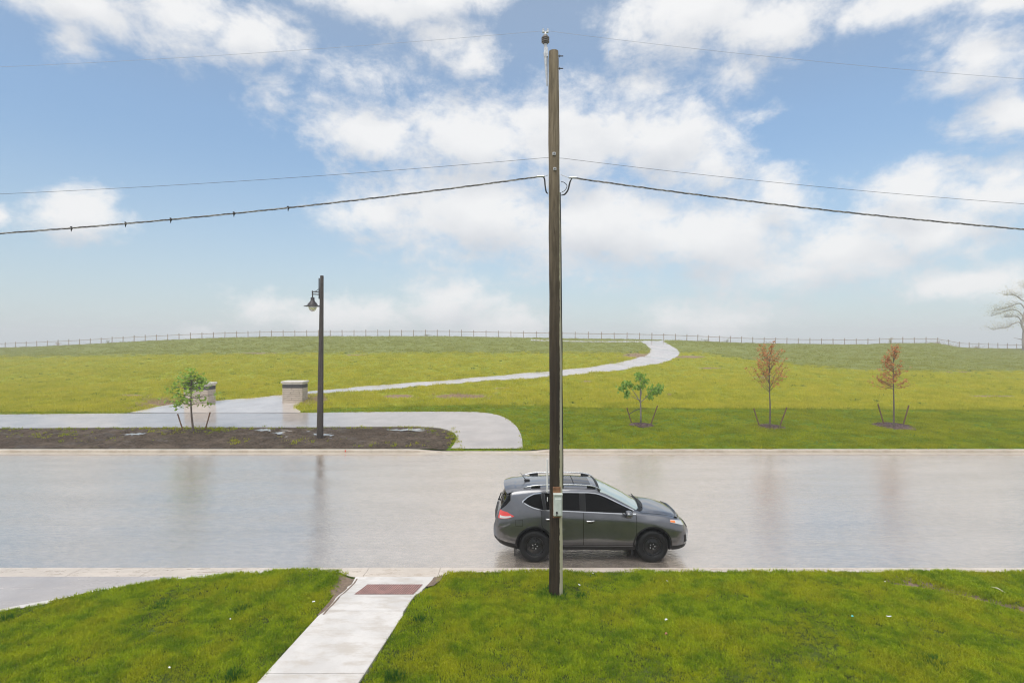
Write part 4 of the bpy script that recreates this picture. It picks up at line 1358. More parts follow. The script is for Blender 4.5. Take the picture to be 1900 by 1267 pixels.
limbs = [((1897, 604), (1888, 597), (1873, 602), (1860, 608), (1845, 609), (1832, 612)),
         ((1896, 602), (1890, 590), (1880, 587), (1868, 588), (1857, 588)),
         ((1899, 588), (1893, 576), (1882, 574), (1868, 580), (1855, 585)),
         ((1903, 575), (1896, 562), (1886, 566), (1870, 572), (1858, 576)),
         ((1908, 560), (1898, 556), (1890, 549), (1880, 546), (1872, 547)),
         ((1900, 614), (1892, 611), (1886, 610)), ((1899, 630), (1895, 628), (1891, 626)),
         ((1899, 588), (1910, 575), (1925, 570), (1945, 575)), ((1900, 605), (1915, 595), (1935, 592), (1958, 600)),
         ((1908, 560), (1922, 548), (1940, 545)), ((1912, 545), (1910, 535), (1900, 530), (1888, 536)), ((1912, 545), (1925, 530), (1935, 526))]
for li, pl in enumerate(limbs):
    dy = R.uniform(-3, 3)
    pts = catmull([tuple(far_at(x, y, dy * i / len(pl)) - FO2) for i, (x, y) in enumerate(pl)], 14)
    gb.tube([Vector(p) for p in pts], list(np.linspace(0.15, 0.03, 14)), 5)
    if len(pl) < 4: continue
    for p in pts[5:]:
        for _ in range(7):
            q = Vector(p) + Vector((R.gauss(0, 1.0), R.gauss(0, 1.0), abs(R.gauss(0.5, 0.7))))
            gb.tube([Vector(p), Vector(p).lerp(q, 0.5) + Vector((0, 0, 0.1)), q], [0.022, 0.014, 0.007], 3)
            for _ in range(R.randint(5, 11)):
                c = q + Vector((R.gauss(0, 0.5), R.gauss(0, 0.5), R.gauss(0, 0.3)))
                leaf(gl, c, 0.17)
gb.build('branch', M['bark_far'], root, smooth=True)
o = gl.build('foliage', M['leaf_far'], root); o['kind'] = 'stuff'

# scrub showing at the fence line
M['scrub'] = mat_leaf('scrub_leaf', (0.20, 0.24, 0.08), (0.30, 0.33, 0.12), 0.3)
def shrub(px, py, w, h, mat, label, n=160, dD=1.5):
    D = float(f_dist(px)) + dD
    X_ = (px - CX) / F * D
    z = float(height(X_, D))
    hh = max(0.5, EYE - (py - h - CY) / F * D - z)
    ww = w * D / F
    gb, gl = MB(), MB()
    root = empty('shrub', (X_, D, z)); tag(root, label, 'shrub', 'scrub along the fence on the ridge')
    for k in range(9):
        e = Vector((R.gauss(0, ww * 0.3), R.gauss(0, ww * 0.3), hh * R.uniform(0.6, 1.0)))
        pts = limb(gb, (R.uniform(-.1, .1), R.uniform(-.1, .1), -0.1), e, 0.03, 0.01, 0.2)
        for q in pts[2:]:
            for _ in range(n // 50):
                leaf(gl, q + Vector((R.gauss(0, 1), R.gauss(0, 1), R.gauss(0, .6))) * ww * 0.12, 0.16)
    gb.build('stem', M['bark_far'], root); o = gl.build('foliage', mat, root); o['kind'] = 'stuff'
shrub(1652, 640, 7, 15, M['leaf_far'], 'slim pale sapling rising above the fence near the cone shaped copper tree')
shrub(1738, 640, 40, 6, M['leaf_dry'], 'low reddish brown scrub on the rise by the fence at the right', 200)
shrub(1766, 643, 26, 6, M['leaf_dry'], 'small dry brown scrub where the fence drops at the right', 150)
shrub(1810, 646, 18, 6, M['leaf_dry'], 'dry weed clump by the fence left of the old tree', 120)
shrub(792, 624, 12, 5, M['scrub'], 'thin bush behind the fence above the middle of the left hill', 100)
shrub(108, 640, 12, 7, M['leaf_dry'], 'thin dry bush behind the fence at the far left', 100)
shrub(200, 636, 10, 6, M['scrub'], 'thin green bush behind the fence on the left slope', 90)
shrub(1312, 631, 22, 4, M['scrub'], 'low weeds on the crest right of where the path goes over', 110)
shrub(1348, 632, 12, 5, M['scrub'], 'small weedy bush on the crest further right of the path', 90)
shrub(1425, 637, 12, 3, M['leaf_dry'], 'low dry weeds at the fence above the open crowned copper tree', 80)

# ------------------------------------------------------------------ the parked car (x forward, near side is y < 0)
def mat_paint():
    m, t = new_mat('grey_metallic_paint')
    p = opos(t)
    fl = t.voro(p, 900, out='Color')
    n = t.noise(p, 3, 4, 0.6)
    c = t.mix(t.ramp(n, 0.3, 0.7), (0.088, 0.089, 0.100), (0.105, 0.106, 0.118))
    drops = t.ramp(t.voro(p, 55), 0.10, 0.28, 1.0, 0.0)
    setp(t, base=c, metal=0.7, rough=0.3, coat=1.0, coat_rough=0.04, coat_normal=t.bump(drops, 0.08, 0.002))
    t.bsdf.inputs['Coat IOR'].default_value = 1.75
    return m
M['paint'] = mat_paint()
M['car_black'] = simple_mat('car_black_plastic', (0.011, 0.011, 0.0115), 0.5, var=0.2, bump=0.1, spec=0.25)
M['liner'] = simple_mat('wheel_well', (0.008, 0.008, 0.008), 0.9)
M['tyre'] = simple_mat('tyre_rubber', (0.009, 0.009, 0.0092), 0.6, var=0.2, spec=0.2)
M['steel_rim'] = simple_mat('black_steel_rim', (0.009, 0.009, 0.0095), 0.33, spec=0.35)
M['chrome'] = simple_mat('chrome', (0.62, 0.63, 0.64), 0.12, metal=1.0, var=0.03)
M['satin'] = simple_mat('satin_silver', (0.52, 0.53, 0.54), 0.25, metal=0.9, var=0.04)
m, t = new_mat('tinted_glass'); setp(t, base=(0.004, 0.004, 0.0042), rough=0.03, spec=0.12); M['tint'] = m
m, t = new_mat('windscreen_glass')
setp(t, base=(0.36, 0.42, 0.385), rough=0.04, spec=1.0, coat=0.4); M['screen'] = m
m, t = new_mat('sunroof_glass'); setp(t, base=(0.012, 0.012, 0.014), rough=0.04, spec=0.7); M['roofglass'] = m
m, t = new_mat('red_lens'); setp(t, base=(0.62, 0.035, 0.03), rough=0.08, coat=1.0, spec=0.6); M['red'] = m
m, t = new_mat('clear_lens'); setp(t, base=(0.62, 0.62, 0.60), rough=0.08, coat=1.0, metal=0.3); M['lens'] = m
m, t = new_mat('amber_lens'); setp(t, base=(0.75, 0.17, 0.01), rough=0.1, coat=1.0); M['amber'] = m

CKEYS = [   # section curves from the floor's centre to the roof's centre: (x, y, z)
 [(-2.26, 0, .42), (-2.0, 0, .25), (0, 0, .22), (2.0, 0, .25), (2.27, 0, .33)],
 [(-2.27, .42, .44), (-2.1, .58, .32), (-1.8, .66, .26), (0, .70, .23), (1.8, .66, .25), (2.1, .55, .27), (2.27, .30, .34)],
 [(-2.29, .55, .47), (-2.15, .74, .40), (-1.9, .83, .35), (-1.4, .87, .31), (0, .865, .30), (1.4, .87, .29), (1.9, .82, .285), (2.12, .68, .29), (2.28, .40, .36)],
 [(-2.315, .60, .58), (-2.2, .78, .54), (-1.9, .885, .52), (-1.4, .915, .50), (0, .895, .47), (1.4, .915, .48), (1.9, .86, .46), (2.15, .72, .45), (2.30, .42, .48)],
 [(-2.315, .63, .76), (-2.2, .81, .78), (-1.9, .90, .80), (-1.4, .928, .80), (-.6, .912, .76), (.6, .912, .74), (1.4, .928, .78), (1.85, .875, .71), (2.12, .74, .64), (2.29, .45, .60)],
 [(-2.255, .66, .98), (-2.14, .80, 1.0), (-1.9, .87, 1.03), (-1.4, .905, 1.04), (-.6, .915, .985), (.6, .912, .945), (1.3, .905, .955), (1.75, .85, .895), (2.05, .73, .80), (2.24, .45, .72)],
 [(-2.19, .66, 1.12), (-2.06, .77, 1.18), (-1.85, .83, 1.205), (-1.4, .868, 1.20), (-.6, .875, 1.165), (.5, .87, 1.115), (.98, .855, 1.085), (1.35, .80, 1.045), (1.75, .735, .985), (2.02, .62, .895), (2.18, .42, .815)],
 [(-2.165, .62, 1.17), (-2.03, .70, 1.36), (-1.87, .715, 1.52), (-1.3, .715, 1.575), (-.6, .715, 1.59), (0, .705, 1.57), (.2, .70, 1.525), (.5, .715, 1.395), (.8, .735, 1.245), (1.02, .735, 1.135), (1.2, .70, 1.095), (1.5, .66, 1.06), (1.85, .58, .985), (2.04, .49, .91), (2.165, .36, .835)],
 [(-2.16, .52, 1.185), (-2.01, .58, 1.43), (-1.88, .60, 1.60), (-1.3, .605, 1.648), (-.6, .605, 1.66), (0, .60, 1.635), (.2, .60, 1.585), (.5, .61, 1.45), (.8, .62, 1.295), (1.06, .62, 1.155), (1.2, .59, 1.115), (1.5, .55, 1.09), (1.85, .48, 1.015), (2.04, .40, .935), (2.155, .30, .85)],
 [(-2.175, .27, 1.20), (-2.05, .29, 1.45), (-1.93, .30, 1.625), (-1.3, .30, 1.68), (-.6, .30, 1.692), (.05, .30, 1.668), (.25, .30, 1.61), (.5, .30, 1.50), (.8, .31, 1.35), (1.13, .31, 1.165), (1.25, .30, 1.135), (1.5, .28, 1.105), (1.85, .24, 1.03), (2.05, .20, .945), (2.15, .15, .86)],
 [(-2.185, 0, 1.205), (-2.06, 0, 1.46), (-1.945, 0, 1.63), (-1.3, 0, 1.688), (-.6, 0, 1.70), (.05, 0, 1.676), (.25, 0, 1.62), (.5, 0, 1.515), (.8, 0, 1.37), (1.16, 0, 1.17), (1.27, 0, 1.14), (1.5, 0, 1.11), (1.85, 0, 1.035), (2.05, 0, .95), (2.15, 0, .865)],
]
XR, XF = -1.85, 1.80
SS = np.linspace(-2.32, 2.32, 701)
CT = []
for kk in CKEYS:
    K = np.array(kk, float)
    fy, fz_ = hermite(K[:, 0], K[:, 1]), hermite(K[:, 0], K[:, 2])
    xs_ = np.where(SS < XR, XR + (SS - XR) / (-2.32 - XR) * (K[0, 0] - XR), np.where(SS > XF, XF + (SS - XF) / (2.32 - XF) * (K[-1, 0] - XF), SS))
    CT.append(np.stack([xs_, -fy(xs_), fz_(xs_)], -1))
CT = np.array(CT)          # [11][701][3]
def csurf(s, t):
    """a point of the near half of the body: s along the car, t from floor centre (0) to roof centre (10)"""
    fi = (min(max(s, -2.32), 2.32) + 2.32) / 4.64 * 700
    i = min(699, int(fi)); f = fi - i
    C = CT[:, i] * (1 - f) + CT[:, i + 1] * f
    k = min(9, max(0, int(t))); u = t - k
    m = np.array([1, -1, 1])
    p0 = C[k - 1] if k > 0 else C[1] * m
    p3 = C[k + 2] if k < 9 else C[9] * m
    p1, p2 = C[k], C[k + 1]
    # tension keeps the edges of the section firm
    T = 0.36
    m1, m2 = T * (p2 - p0), T * (p3 - p1)
    d = np.linalg.norm(p2 - p1)
    for mm in (m1, m2):
        l = np.linalg.norm(mm)
        if l > d * 1.1: mm *= d * 1.1 / l
    return (2 * u**3 - 3 * u**2 + 1) * p1 + (u**3 - 2 * u**2 + u) * m1 + (-2 * u**3 + 3 * u**2) * p2 + (u**3 - u**2) * m2
def cnorm(s, t):
    e = 0.02
    a = csurf(s + e, t) - csurf(s - e, t)
    b = csurf(s, min(10, t + e)) - csurf(s, max(0, t - e))
    n = np.cross(a, b); l = np.linalg.norm(n)
    n = n / l if l > 1e-9 else np.array([0, -1, 0])
    return n if (n[1] < 0 or t > 7.5 and n[2] > 0) else -n
def cpt(s, t, off=0.0, far=False):
    p = csurf(s, t) + cnorm(s, t) * off
    return Vector((p[0], -p[1] if far else p[1], p[2]))
def t_at(s, z):
    """the section parameter of the side at height z"""
    lo, hi = 2.0, 7.6
    for _ in range(30):
        mid = (lo + hi) / 2
        if csurf(s, mid)[2] < z: lo = mid
        else: hi = mid
    return (lo + hi) / 2
def side(x, z, off=0.0, far=False):
    s = x
    for _ in range(3):
        t = t_at(s, z); s += x - csurf(s, t)[0]
    return cpt(s, t_at(s, z), off, far)

WXR, WXF, WR = -1.36, 1.345, 0.362
car = empty('parked_car', (1.885, 13.89, 0.0))
tag(car, 'dark grey crossover car with roof rails parked on the wet road behind the pole', 'car')
body_bm = MB()
ts = np.concatenate([np.arange(0, 10, 0.2), [10.0]])
ss = np.concatenate([np.linspace(-2.32, -1.9, 16), np.arange(-1.86, 1.85, 0.05), np.linspace(1.86, 2.32, 16)])
ringp = []
for s in ss:
    h = [csurf(s, t) for t in ts]
    ringp.append([tuple(p) for p in h] + [(p[0], -p[1], p[2]) for p in h[-2:0:-1]])
nr = len(ringp[0])
body_bm.add([p for r in ringp for p in r], [(i * nr + j, i * nr + (j + 1) % nr, (i + 1) * nr + (j + 1) % nr, (i + 1) * nr + j) for i in range(len(ss) - 1) for j in range(nr)] + [tuple(range(nr)), tuple((len(ss) - 1) * nr + j for j in range(nr - 1, -1, -1))])
bme = body_bm.mesh('body')
bm = bmesh.new(); bm.from_mesh(bme); bmesh.ops.recalc_face_normals(bm, faces=bm.faces); bm.to_mesh(bme); bm.free()
bme.materials.append(M['paint']); bme.materials.append(M['liner'])
tmp_body = bpy.data.objects.new('body_src', bme)
cut = MB()
for wx in (WXR, WXF):
    for sg in (-1, 1):
        cut.lathe([(0.425, 0.52), (0.425, 1.15)] if sg > 0 else [(0.425, -1.15), (0.425, -0.52)], (wx, 0, WR + 0.025), axis='Y', n=48)
cme = cut.mesh('cut')
bm = bmesh.new(); bm.from_mesh(cme); bmesh.ops.recalc_face_normals(bm, faces=bm.faces); bm.to_mesh(cme); bm.free()
cme.materials.append(M['paint']); cme.materials.append(M['liner'])
cme.polygons.foreach_set('material_index', [1] * len(cme.polygons))
tmp_cut = bpy.data.objects.new('cut_src', cme)
COL.objects.link(tmp_body); COL.objects.link(tmp_cut)
md = tmp_body.modifiers.new('b', 'BOOLEAN'); md.operation = 'DIFFERENCE'; md.object = tmp_cut; md.solver = 'EXACT'
dg = bpy.context.evaluated_depsgraph_get()
fin = bpy.data.meshes.new_from_object(tmp_body.evaluated_get(dg))
bpy.data.objects.remove(tmp_body); bpy.data.objects.remove(tmp_cut)
fin.polygons.foreach_set('use_smooth', [True] * len(fin.polygons))
fin.set_sharp_from_angle(angle=math.radians(38))
fin.name = 'body'
body = link('body', fin, None, car)

def patch(fn, nu, nv, th=0.004):
    """a panel from fn(u, v) -> point with its rim turned back into the body"""
    P = [[Vector(fn(u, v)) for v in np.linspace(0, 1, nv)] for u in np.linspace(0, 1, nu)]
    return P
def add_patch(g, fn, nu, nv):
    g.grid(patch(fn, nu, nv))
def panel(name, fn, nu, nv, mat, parent, rim=None, sharp=40):
    """fn(u, v, off); built proud with a rim"""
    g = MB()
    us = np.linspace(0, 1, nu); vs_ = np.linspace(0, 1, nv)
    off = 0.004 if rim is None else rim
    P = []
    P.append([fn(0, v, -0.003) for v in vs_])
    for u in us: P.append([fn(u, v, off) for v in vs_])
    P.append([fn(1, v, -0.003) for v in vs_])
    P = [[fn(min(1, max(0, (i - 1) / (nu - 1))), 0, -0.003)] + r + [fn(min(1, max(0, (i - 1) / (nu - 1))), 1, -0.003)] for i, r in enumerate(P)]
    g.grid(P)
    o = g.build(name, mat, parent, smooth=True, sharp=sharp)
    return o
def fix_out(o):
    """turn a panel's faces outward (away from the car's middle)"""
    me = o.data
    c = Vector((0, 0, 0.8)); acc = 0
    for p in me.polygons:
        d = p.center - c; d.x *= 0.2
        acc += p.normal.dot(d) * p.area
    if acc < 0: me.flip_normals()
    return o

BELT_T = 6.04
for far in (False, True):
    # doors: front and rear skins standing a little proud of the body, dark seams round them
    def strip(pts, w, name, mat, parent, off=0.0025):
        """a narrow band along points of the side (x, z)"""
        g = MB(); P = []
        for i, (x, z) in enumerate(pts):
            a = pts[max(0, i - 1)]; b = pts[min(len(pts) - 1, i + 1)]
            d = np.array([b[0] - a[0], b[1] - a[1]]); d = d / (np.linalg.norm(d) + 1e-9)
            n = np.array([-d[1], d[0]]) * w / 2
            P.append([side(x + n[0], z + n[1], -0.004, far), side(x + n[0], z + n[1], off, far), side(x - n[0], z - n[1], off, far), side(x - n[0], z - n[1], -0.004, far)])
        g.grid(P)
        return fix_out(g.build(name, mat, parent, smooth=False))
    seams = [[(-0.245, z) for z in np.linspace(0.40, 1.16, 14)],
             [(0.955 + 0.02 * math.sin((z - .4) * 3), z) for z in np.linspace(0.40, 1.08, 12)],
             [(x, z) for x, z in zip(np.r_[np.full(5, -1.20), np.linspace(-1.17, -0.93, 7), np.linspace(-.925, -.90, 4)], np.r_[np.linspace(1.18, .86, 5), np.linspace(.80, .50, 7), np.linspace(.47, .40, 4)])],
             [(x, 0.395) for x in np.linspace(-0.89, 0.95, 12)]]
    def door(name, xl, xr, z0, z1, nu=14):
        return fix_out(panel(name, lambda u, v, off: side(lerp(xl(lerp(z0, z1, v)), xr(lerp(z0, z1, v)), u), lerp(z0, z1, v), off, far), nu, 12, M['paint'], car, 0.004))
    xrear = lambda z: float(np.interp(z, [.40, .47, .50, .80, .86, 1.18], [-.895, -.915, -.92, -1.16, -1.19, -1.19]))
    dr = door('door', xrear, lambda z: -0.252, 0.405, 1.155)
    df_ = door('door', lambda z: -0.238, lambda z: 0.945 + 0.02 * math.sin((z - .4) * 3), 0.405, 1.085)
    for sm in seams: strip(sm, 0.013, 'seam', M['liner'], body, 0.0018)
    # handles
    for hx, hz, pr in ((-0.09, 0.955, df_), (-1.02, 1.0, dr)):
        g = MB()
        for k in (0, 1):
            pass
        pts = [side(hx - 0.10 + 0.20 * i / 8, hz + 0.008 * i / 8, 0.012 + 0.026 * math.sin(PI * i / 8) ** 0.5, far) for i in range(9)]
        g.tube(pts, [0.010] + [0.016] * 7 + [0.010], 8)
        g.build('handle', M['chrome'], pr, smooth=True)
        strip([(hx - 0.05 + 0.012 * i, hz - 0.012) for i in range(10)], 0.07, 'handle_cup', M['car_black'], pr, 0.0055)
    # side glass between belt line and roof: quarter light, rear door, front door
    bel = lambda x: float(np.interp(x, [-1.62, -1.45, -1.2, -.6, 0, .6, .98], [1.36, 1.27, 1.205, 1.185, 1.155, 1.125, 1.105]))
    top = lambda x: float(np.interp(x, [-1.62, -1.52, -1.38, -1.1, -.6, -.1, .1, .3, .5, .7, .9, 1.0], [1.37, 1.45, 1.515, 1.54, 1.55, 1.54, 1.515, 1.44, 1.345, 1.25, 1.155, 1.11]))
    def glass(xa, xb, name, parent, nu=16):
        def fn(u, v, off):
            x = lerp(xa(v), xb(v), u)
            return side(x, lerp(bel(x), top(x), v), off, far)
        return fix_out(panel(name, fn, nu, 8, M['tint'], parent, 0.006))
    glass(lambda v: -1.61, lambda v: lerp(-1.16, -1.22, v), 'quarter_window', body)
    glass(lambda v: lerp(-1.09, -1.13, v), lambda v: -0.325, 'window', dr)
    glass(lambda v: -0.185, lambda v: 0.90, 'window', df_, 22)
    # black pillars between the panes
    strip([(-0.255, z) for z in np.linspace(1.165, 1.535, 8)], 0.135, 'pillar_trim', M['car_black'], body, 0.0045)
    strip([(lerp(-1.125, -1.175, i / 7), lerp(1.20, 1.53, i / 7)) for i in range(8)], 0.065, 'pillar_trim', M['car_black'], body, 0.0045)
    # bright surround
    lo = [(x, bel(x) - 0.014) for x in np.linspace(-1.60, 0.97, 26)]
    hi = [(x, top(x) + 0.016) for x in np.linspace(-1.62, 0.94, 30)]
    strip(lo, 0.020, 'window_trim', M['chrome'], body, 0.010)
    strip(hi, 0.017, 'window_trim', M['chrome'], body, 0.010)
    strip([(-1.632, 1.34), (-1.64, 1.365), (-1.615, 1.40)], 0.024, 'window_trim', M['chrome'], body, 0.010)
    # sill, bumper lower edges in black plastic
    fix_out(panel('sill_trim', lambda u, v, off: cpt(lerp(-0.90, 0.91, u), lerp(1.7, 2.46, v), off, far), 12, 5, M['car_black'], body, 0.006))
    fix_out(panel('bumper_trim', lambda u, v, off: cpt(lerp(-2.31, -1.775, u), lerp(1.5, 2.75 - 0.25 * u, v), off, far), 10, 5, M['car_black'], body, 0.006))
    fix_out(panel('bumper_trim', lambda u, v, off: cpt(lerp(1.80, 2.31, u), lerp(1.5, 2.55, v), off, far), 10, 5, M['car_black'], body, 0.006))
    # wheel arch lips
    for wx in (WXR, WXF):
        g = MB(); P = []
        for i in range(33):
            a = math.radians(-10 + 200 * i / 32)
            cz = WR + 0.025
            q = []
            for rr, of in ((0.423, 0.0), (0.423, 0.011), (0.452, 0.011), (0.456, 0.0)):
                x, z = wx + rr * math.cos(a), max(0.31, cz + rr * math.sin(a))
                q.append(side(x, z, of, far))
            P.append(q)
        g.grid(P)
        fix_out(g.build('arch_trim', M['car_black'], body, smooth=True, sharp=40))
    # tail lamp
    def tl(u, v, off):
        x = lerp(lerp(-2.20, -2.16, v), lerp(-1.83, -2.0, v), u)
        z = lerp(0.985 - 0.03 * u + 0.10 * u * u, 1.155 - 0.02 * u, v)
        return side(x, z, off, far)
    lamp_ = fix_out(panel('tail_light', tl, 10, 8, M['red'], car, 0.012))
    fix_out(panel('reversing_lens', lambda u, v, off: tl(lerp(0.1, 0.86, u), lerp(0.06, 0.40 - 0.14 * u, v), off + 0.004), 8, 5, M['lens'], lamp_, 0.012))
    # head lamp with amber corner
    def hl(u, v, off):
        s = lerp(1.77, 2.24, u)
        t = lerp(5.08 + 0.05 * u, 5.98 - 0.45 * (1 - u), v)
        return cpt(s, t, off, far)
    lamp_ = fix_out(panel('headlight', hl, 12, 7, M['lens'], car, 0.008))
    fix_out(panel('turn_lens', lambda u, v, off: hl(lerp(0.0, 0.30, u), lerp(0.12, 0.8, v), off + 0.003), 5, 5, M['amber'], lamp_, 0.008))
    # fog lamp nook with a bright blade
    fix_out(panel('fog_recess', lambda u, v, off: cpt(lerp(2.12, 2.27, u), lerp(2.75, 3.7, v), off, far), 6, 5, M['car_black'], body, 0.004))
    strip([(2.10 + 0.02 * i, 0.40 + 0.007 * i) for i in range(6)], 0.025, 'fog_trim', M['chrome'], body, 0.012)
    fix_out(panel('fog_light', lambda u, v, off: cpt(lerp(2.19, 2.25, u), lerp(3.0, 3.75, v), off, far), 4, 4, M['lens'], car, 0.010))
    # roof rail
    g = MB(); pts = []
    for i in range(21):
        f = i / 20
        s = lerp(-1.62, 0.20, f)
        lift = 0.055 * min(1, 6 * f, 7 * (1 - f)) ** 0.7
        pts.append(cpt(s, 7.92, 0.008 + lift, far))
    g.tube(pts, [0.010] + [0.018] * 19 + [0.010], 8)
    rail = g.build('roof_rail', M['satin'], car, smooth=True)
    g = MB()
    for f0, f1 in ((0.10, 0.22), (0.44, 0.52), (0.82, 0.93)):
        g.grid([[cpt(lerp(-1.62, .2, f), 7.90, 0.0, far), cpt(lerp(-1.62, .2, f), 7.90, 0.055, far), cpt(lerp(-1.62, .2, f), 7.99, 0.055, far), cpt(lerp(-1.62, .2, f), 7.99, 0.0, far)] for f in np.linspace(f0, f1, 5)])
    o = g.build('rail_foot', M['car_black'], rail); o['kind'] = 'stuff'
    # door mirror
    sg = 1 if far else -1
    mc = Vector((0.77, sg * 1.0, 1.135))
    g = MB()
    prof = [(0.0, -0.085), (0.05, -0.08), (0.082, -0.045), (0.09, 0.0), (0.085, 0.05), (0.055, 0.085), (0.0, 0.095)]
    g.lathe([(r, h) for r, h in prof], (0, 0, 0), axis='X', n=18)
    g.v = [tuple(Vector((v[0] * 1.0, v[1] * 1.35, v[2] * 0.95)) + mc) for v in g.v]
    g.tube([mc + Vector((0.02, -sg * 0.06, -0.05)), Vector((0.82, sg * 0.86, 1.10))], [0.035, 0.04], 8)
    mir = g.build('mirror', M['paint'], car, smooth=True, sharp=50)
    g = MB(); g.lathe([(0.07, 0), (0.075, 0.008), (0.0, 0.01)], (0, 0, 0), axis='X', n=18)
    g.v = [tuple(Vector((-v[0], v[1] * 1.35, v[2] * 0.95)) + mc + Vector((-0.072, 0, 0))) for v in g.v]
    g.build('mirror_glass', M['tint'], mir)
    # mud flaps
    g = MB()
    for x in (WXR - 0.47, WXF - 0.46):
        g.bbox((x, sg * 0.80, 0.24), (0.03, 0.17, 0.20), 0.006)
    # one flap behind each wheel
    for x in (WXR - 0.46, WXF - 0.455):
        g = MB(); g.bbox((x, sg * 0.80, 0.25), (0.025, 0.17, 0.20), 0.006); g.build('mud_flap', M['car_black'], car)

# wiped surfaces over the middle: both halves in one patch
def mirror_fn(fs, ft):
    """v runs across the car from the near edge (0) to the far edge (1)"""
    def fn(u, v, off):
        w = 1 - abs(2 * v - 1)            # 0 at the edges, 1 on the centre line
        s, t = fs(u, w), ft(u, w)
        return cpt(s, t, off, v > 0.5)
    return fn
A_T = 7.28
screen = fix_out(panel('windscreen', mirror_fn(lambda u, w: lerp(0.17 + 0.02 * w, lerp(1.00, 1.13, math.sin(w * PI / 2)), u), lambda u, w: lerp(A_T, 10, w)), 14, 25, M['screen'], car, 0.005))
fix_out(panel('screen_border', mirror_fn(lambda u, w: lerp(0.115, 0.165 + 0.02 * w, u), lambda u, w: lerp(7.2, 10, w)), 3, 25, M['car_black'], screen, 0.0045))
cowl = fix_out(panel('cowl', mirror_fn(lambda u, w: lerp(lerp(1.005, 1.135, math.sin(w * PI / 2)), lerp(1.10, 1.27, math.sin(w * PI / 2)), u), lambda u, w: lerp(7.15, 10, w)), 5, 25, M['car_black'], car, 0.006))
for y0, y1, x1 in ((-0.62, -0.02, 1.10), (0.0, 0.56, 1.10)):
    g = MB()
    g.tube([Vector((1.145 + 0.02 * (1 - abs(y0 + i * (y1 - y0) / 8)), y0 + (y1 - y0) * i / 8, 1.185 + 0.016 * (1 - (abs(y0 + i * (y1 - y0) / 8)) / 0.6))) for i in range(9)], 0.012, 6)
    g.build('wiper', M['car_black'], car)
fix_out(panel('sunroof', mirror_fn(lambda u, w: lerp(-1.02, -0.02, u), lambda u, w: lerp(8.32, 10, w)), 12, 17, M['roofglass'], car, 0.004))
g = MB()
fix_out(panel('sunroof_seam', mirror_fn(lambda u, w: lerp(-0.43, -0.41, u), lambda u, w: lerp(8.32, 10, w)), 3, 17, M['liner'], body, 0.006))
hatch = fix_out(panel('rear_window', mirror_fn(lambda u, w: lerp(-2.28, -1.955, u), lambda u, w: lerp(6.25 + 0.35 * u, 10, w)), 10, 25, M['tint'], car, 0.006))
# spoiler over the rear window
g = MB()
P = []
for v in np.linspace(0, 1, 21):
    w = 1 - abs(2 * v - 1); far = v > 0.5
    t = lerp(7.35, 10, w)
    a = cpt(-1.80, t, 0.004, far); b = cpt(-1.90, t, 0.012, far)
    tip = Vector((-2.0 - 0.09 * math.sin(w * PI / 2), b.y * 0.96, b.z - 0.05 + 0.015 * w))
    P.append([cpt(-1.76, t, -0.004, far), a, b, tip, tip + Vector((0.01, 0, -0.035)), b + Vector((-0.03, 0, -0.06))])
g.grid(P)
fix_out(g.build('spoiler', M['paint'], car, smooth=True, sharp=45))
g = MB(); g.tube([Vector((-2.215, 0.0, 1.20)), Vector((-2.15, -0.05, 1.38)), Vector((-2.12, -0.3, 1.44))], 0.012, 6); g.lathe([(0.03, 0), (0.03, 0.03)], (-2.2, 0, 1.19), n=10)
g.build('rear_wiper', M['car_black'], car)
# antenna with its foot and cable
ab = cpt(-1.55, 9.7, 0.0)
g = MB(); g.bbox(ab + Vector((0.03, 0, 0.02)), (0.14, 0.06, 0.04), 0.015)
ant = g.build('antenna_base', M['car_black'], car)
g = MB(); g.tube([ab + Vector((0, 0, 0.03)), ab + Vector((-0.07, 0, 0.11)), ab + Vector((-0.13, 0, 0.20))], [0.009, 0.006, 0.004], 6); g.build('antenna_rod', M['car_black'], ant)
# hood seam and the dark deflector along the hood's leading edge
for far in (False, True):
    g = MB(); P = []
    for i in range(15):
        s = lerp(1.08, 2.02, i / 14)
        P.append([cpt(s, 6.60, -0.003, far), cpt(s, 6.60, 0.002, far), cpt(s, 6.72, 0.002, far), cpt(s, 6.72, -0.003, far)])
    g.grid(P); fix_out(g.build('hood_seam', M['liner'], body))
g = MB(); P = []
for v in np.linspace(0, 1, 25):
    w = 1 - abs(2 * v - 1); far = v > 0.5
    t = lerp(6.45, 10, w)
    s = lerp(1.98, 2.16, math.sin(min(1, w * 1.3) * PI / 2))
    P.append([cpt(s - 0.03, t, 0.002, far), cpt(s - 0.03, t, 0.035, far), cpt(s + 0.05, t, 0.028, far), cpt(s + 0.10, t, 0.010, far), cpt(s + 0.10, t, -0.003, far)])
g.grid(P)
m, t = new_mat('smoked_plastic'); setp(t, base=(0.012, 0.012, 0.013), rough=0.08, coat=1.0); M['smoke'] = m
fix_out(g.build('hood_deflector', M['smoke'], car, smooth=True, sharp=50))
fix_out(panel('grille', mirror_fn(lambda u, w: lerp(2.315, 2.318, u), lambda u, w: lerp(4.6, 6.0, u)), 5, 9, M['car_black'], car, 0.01))
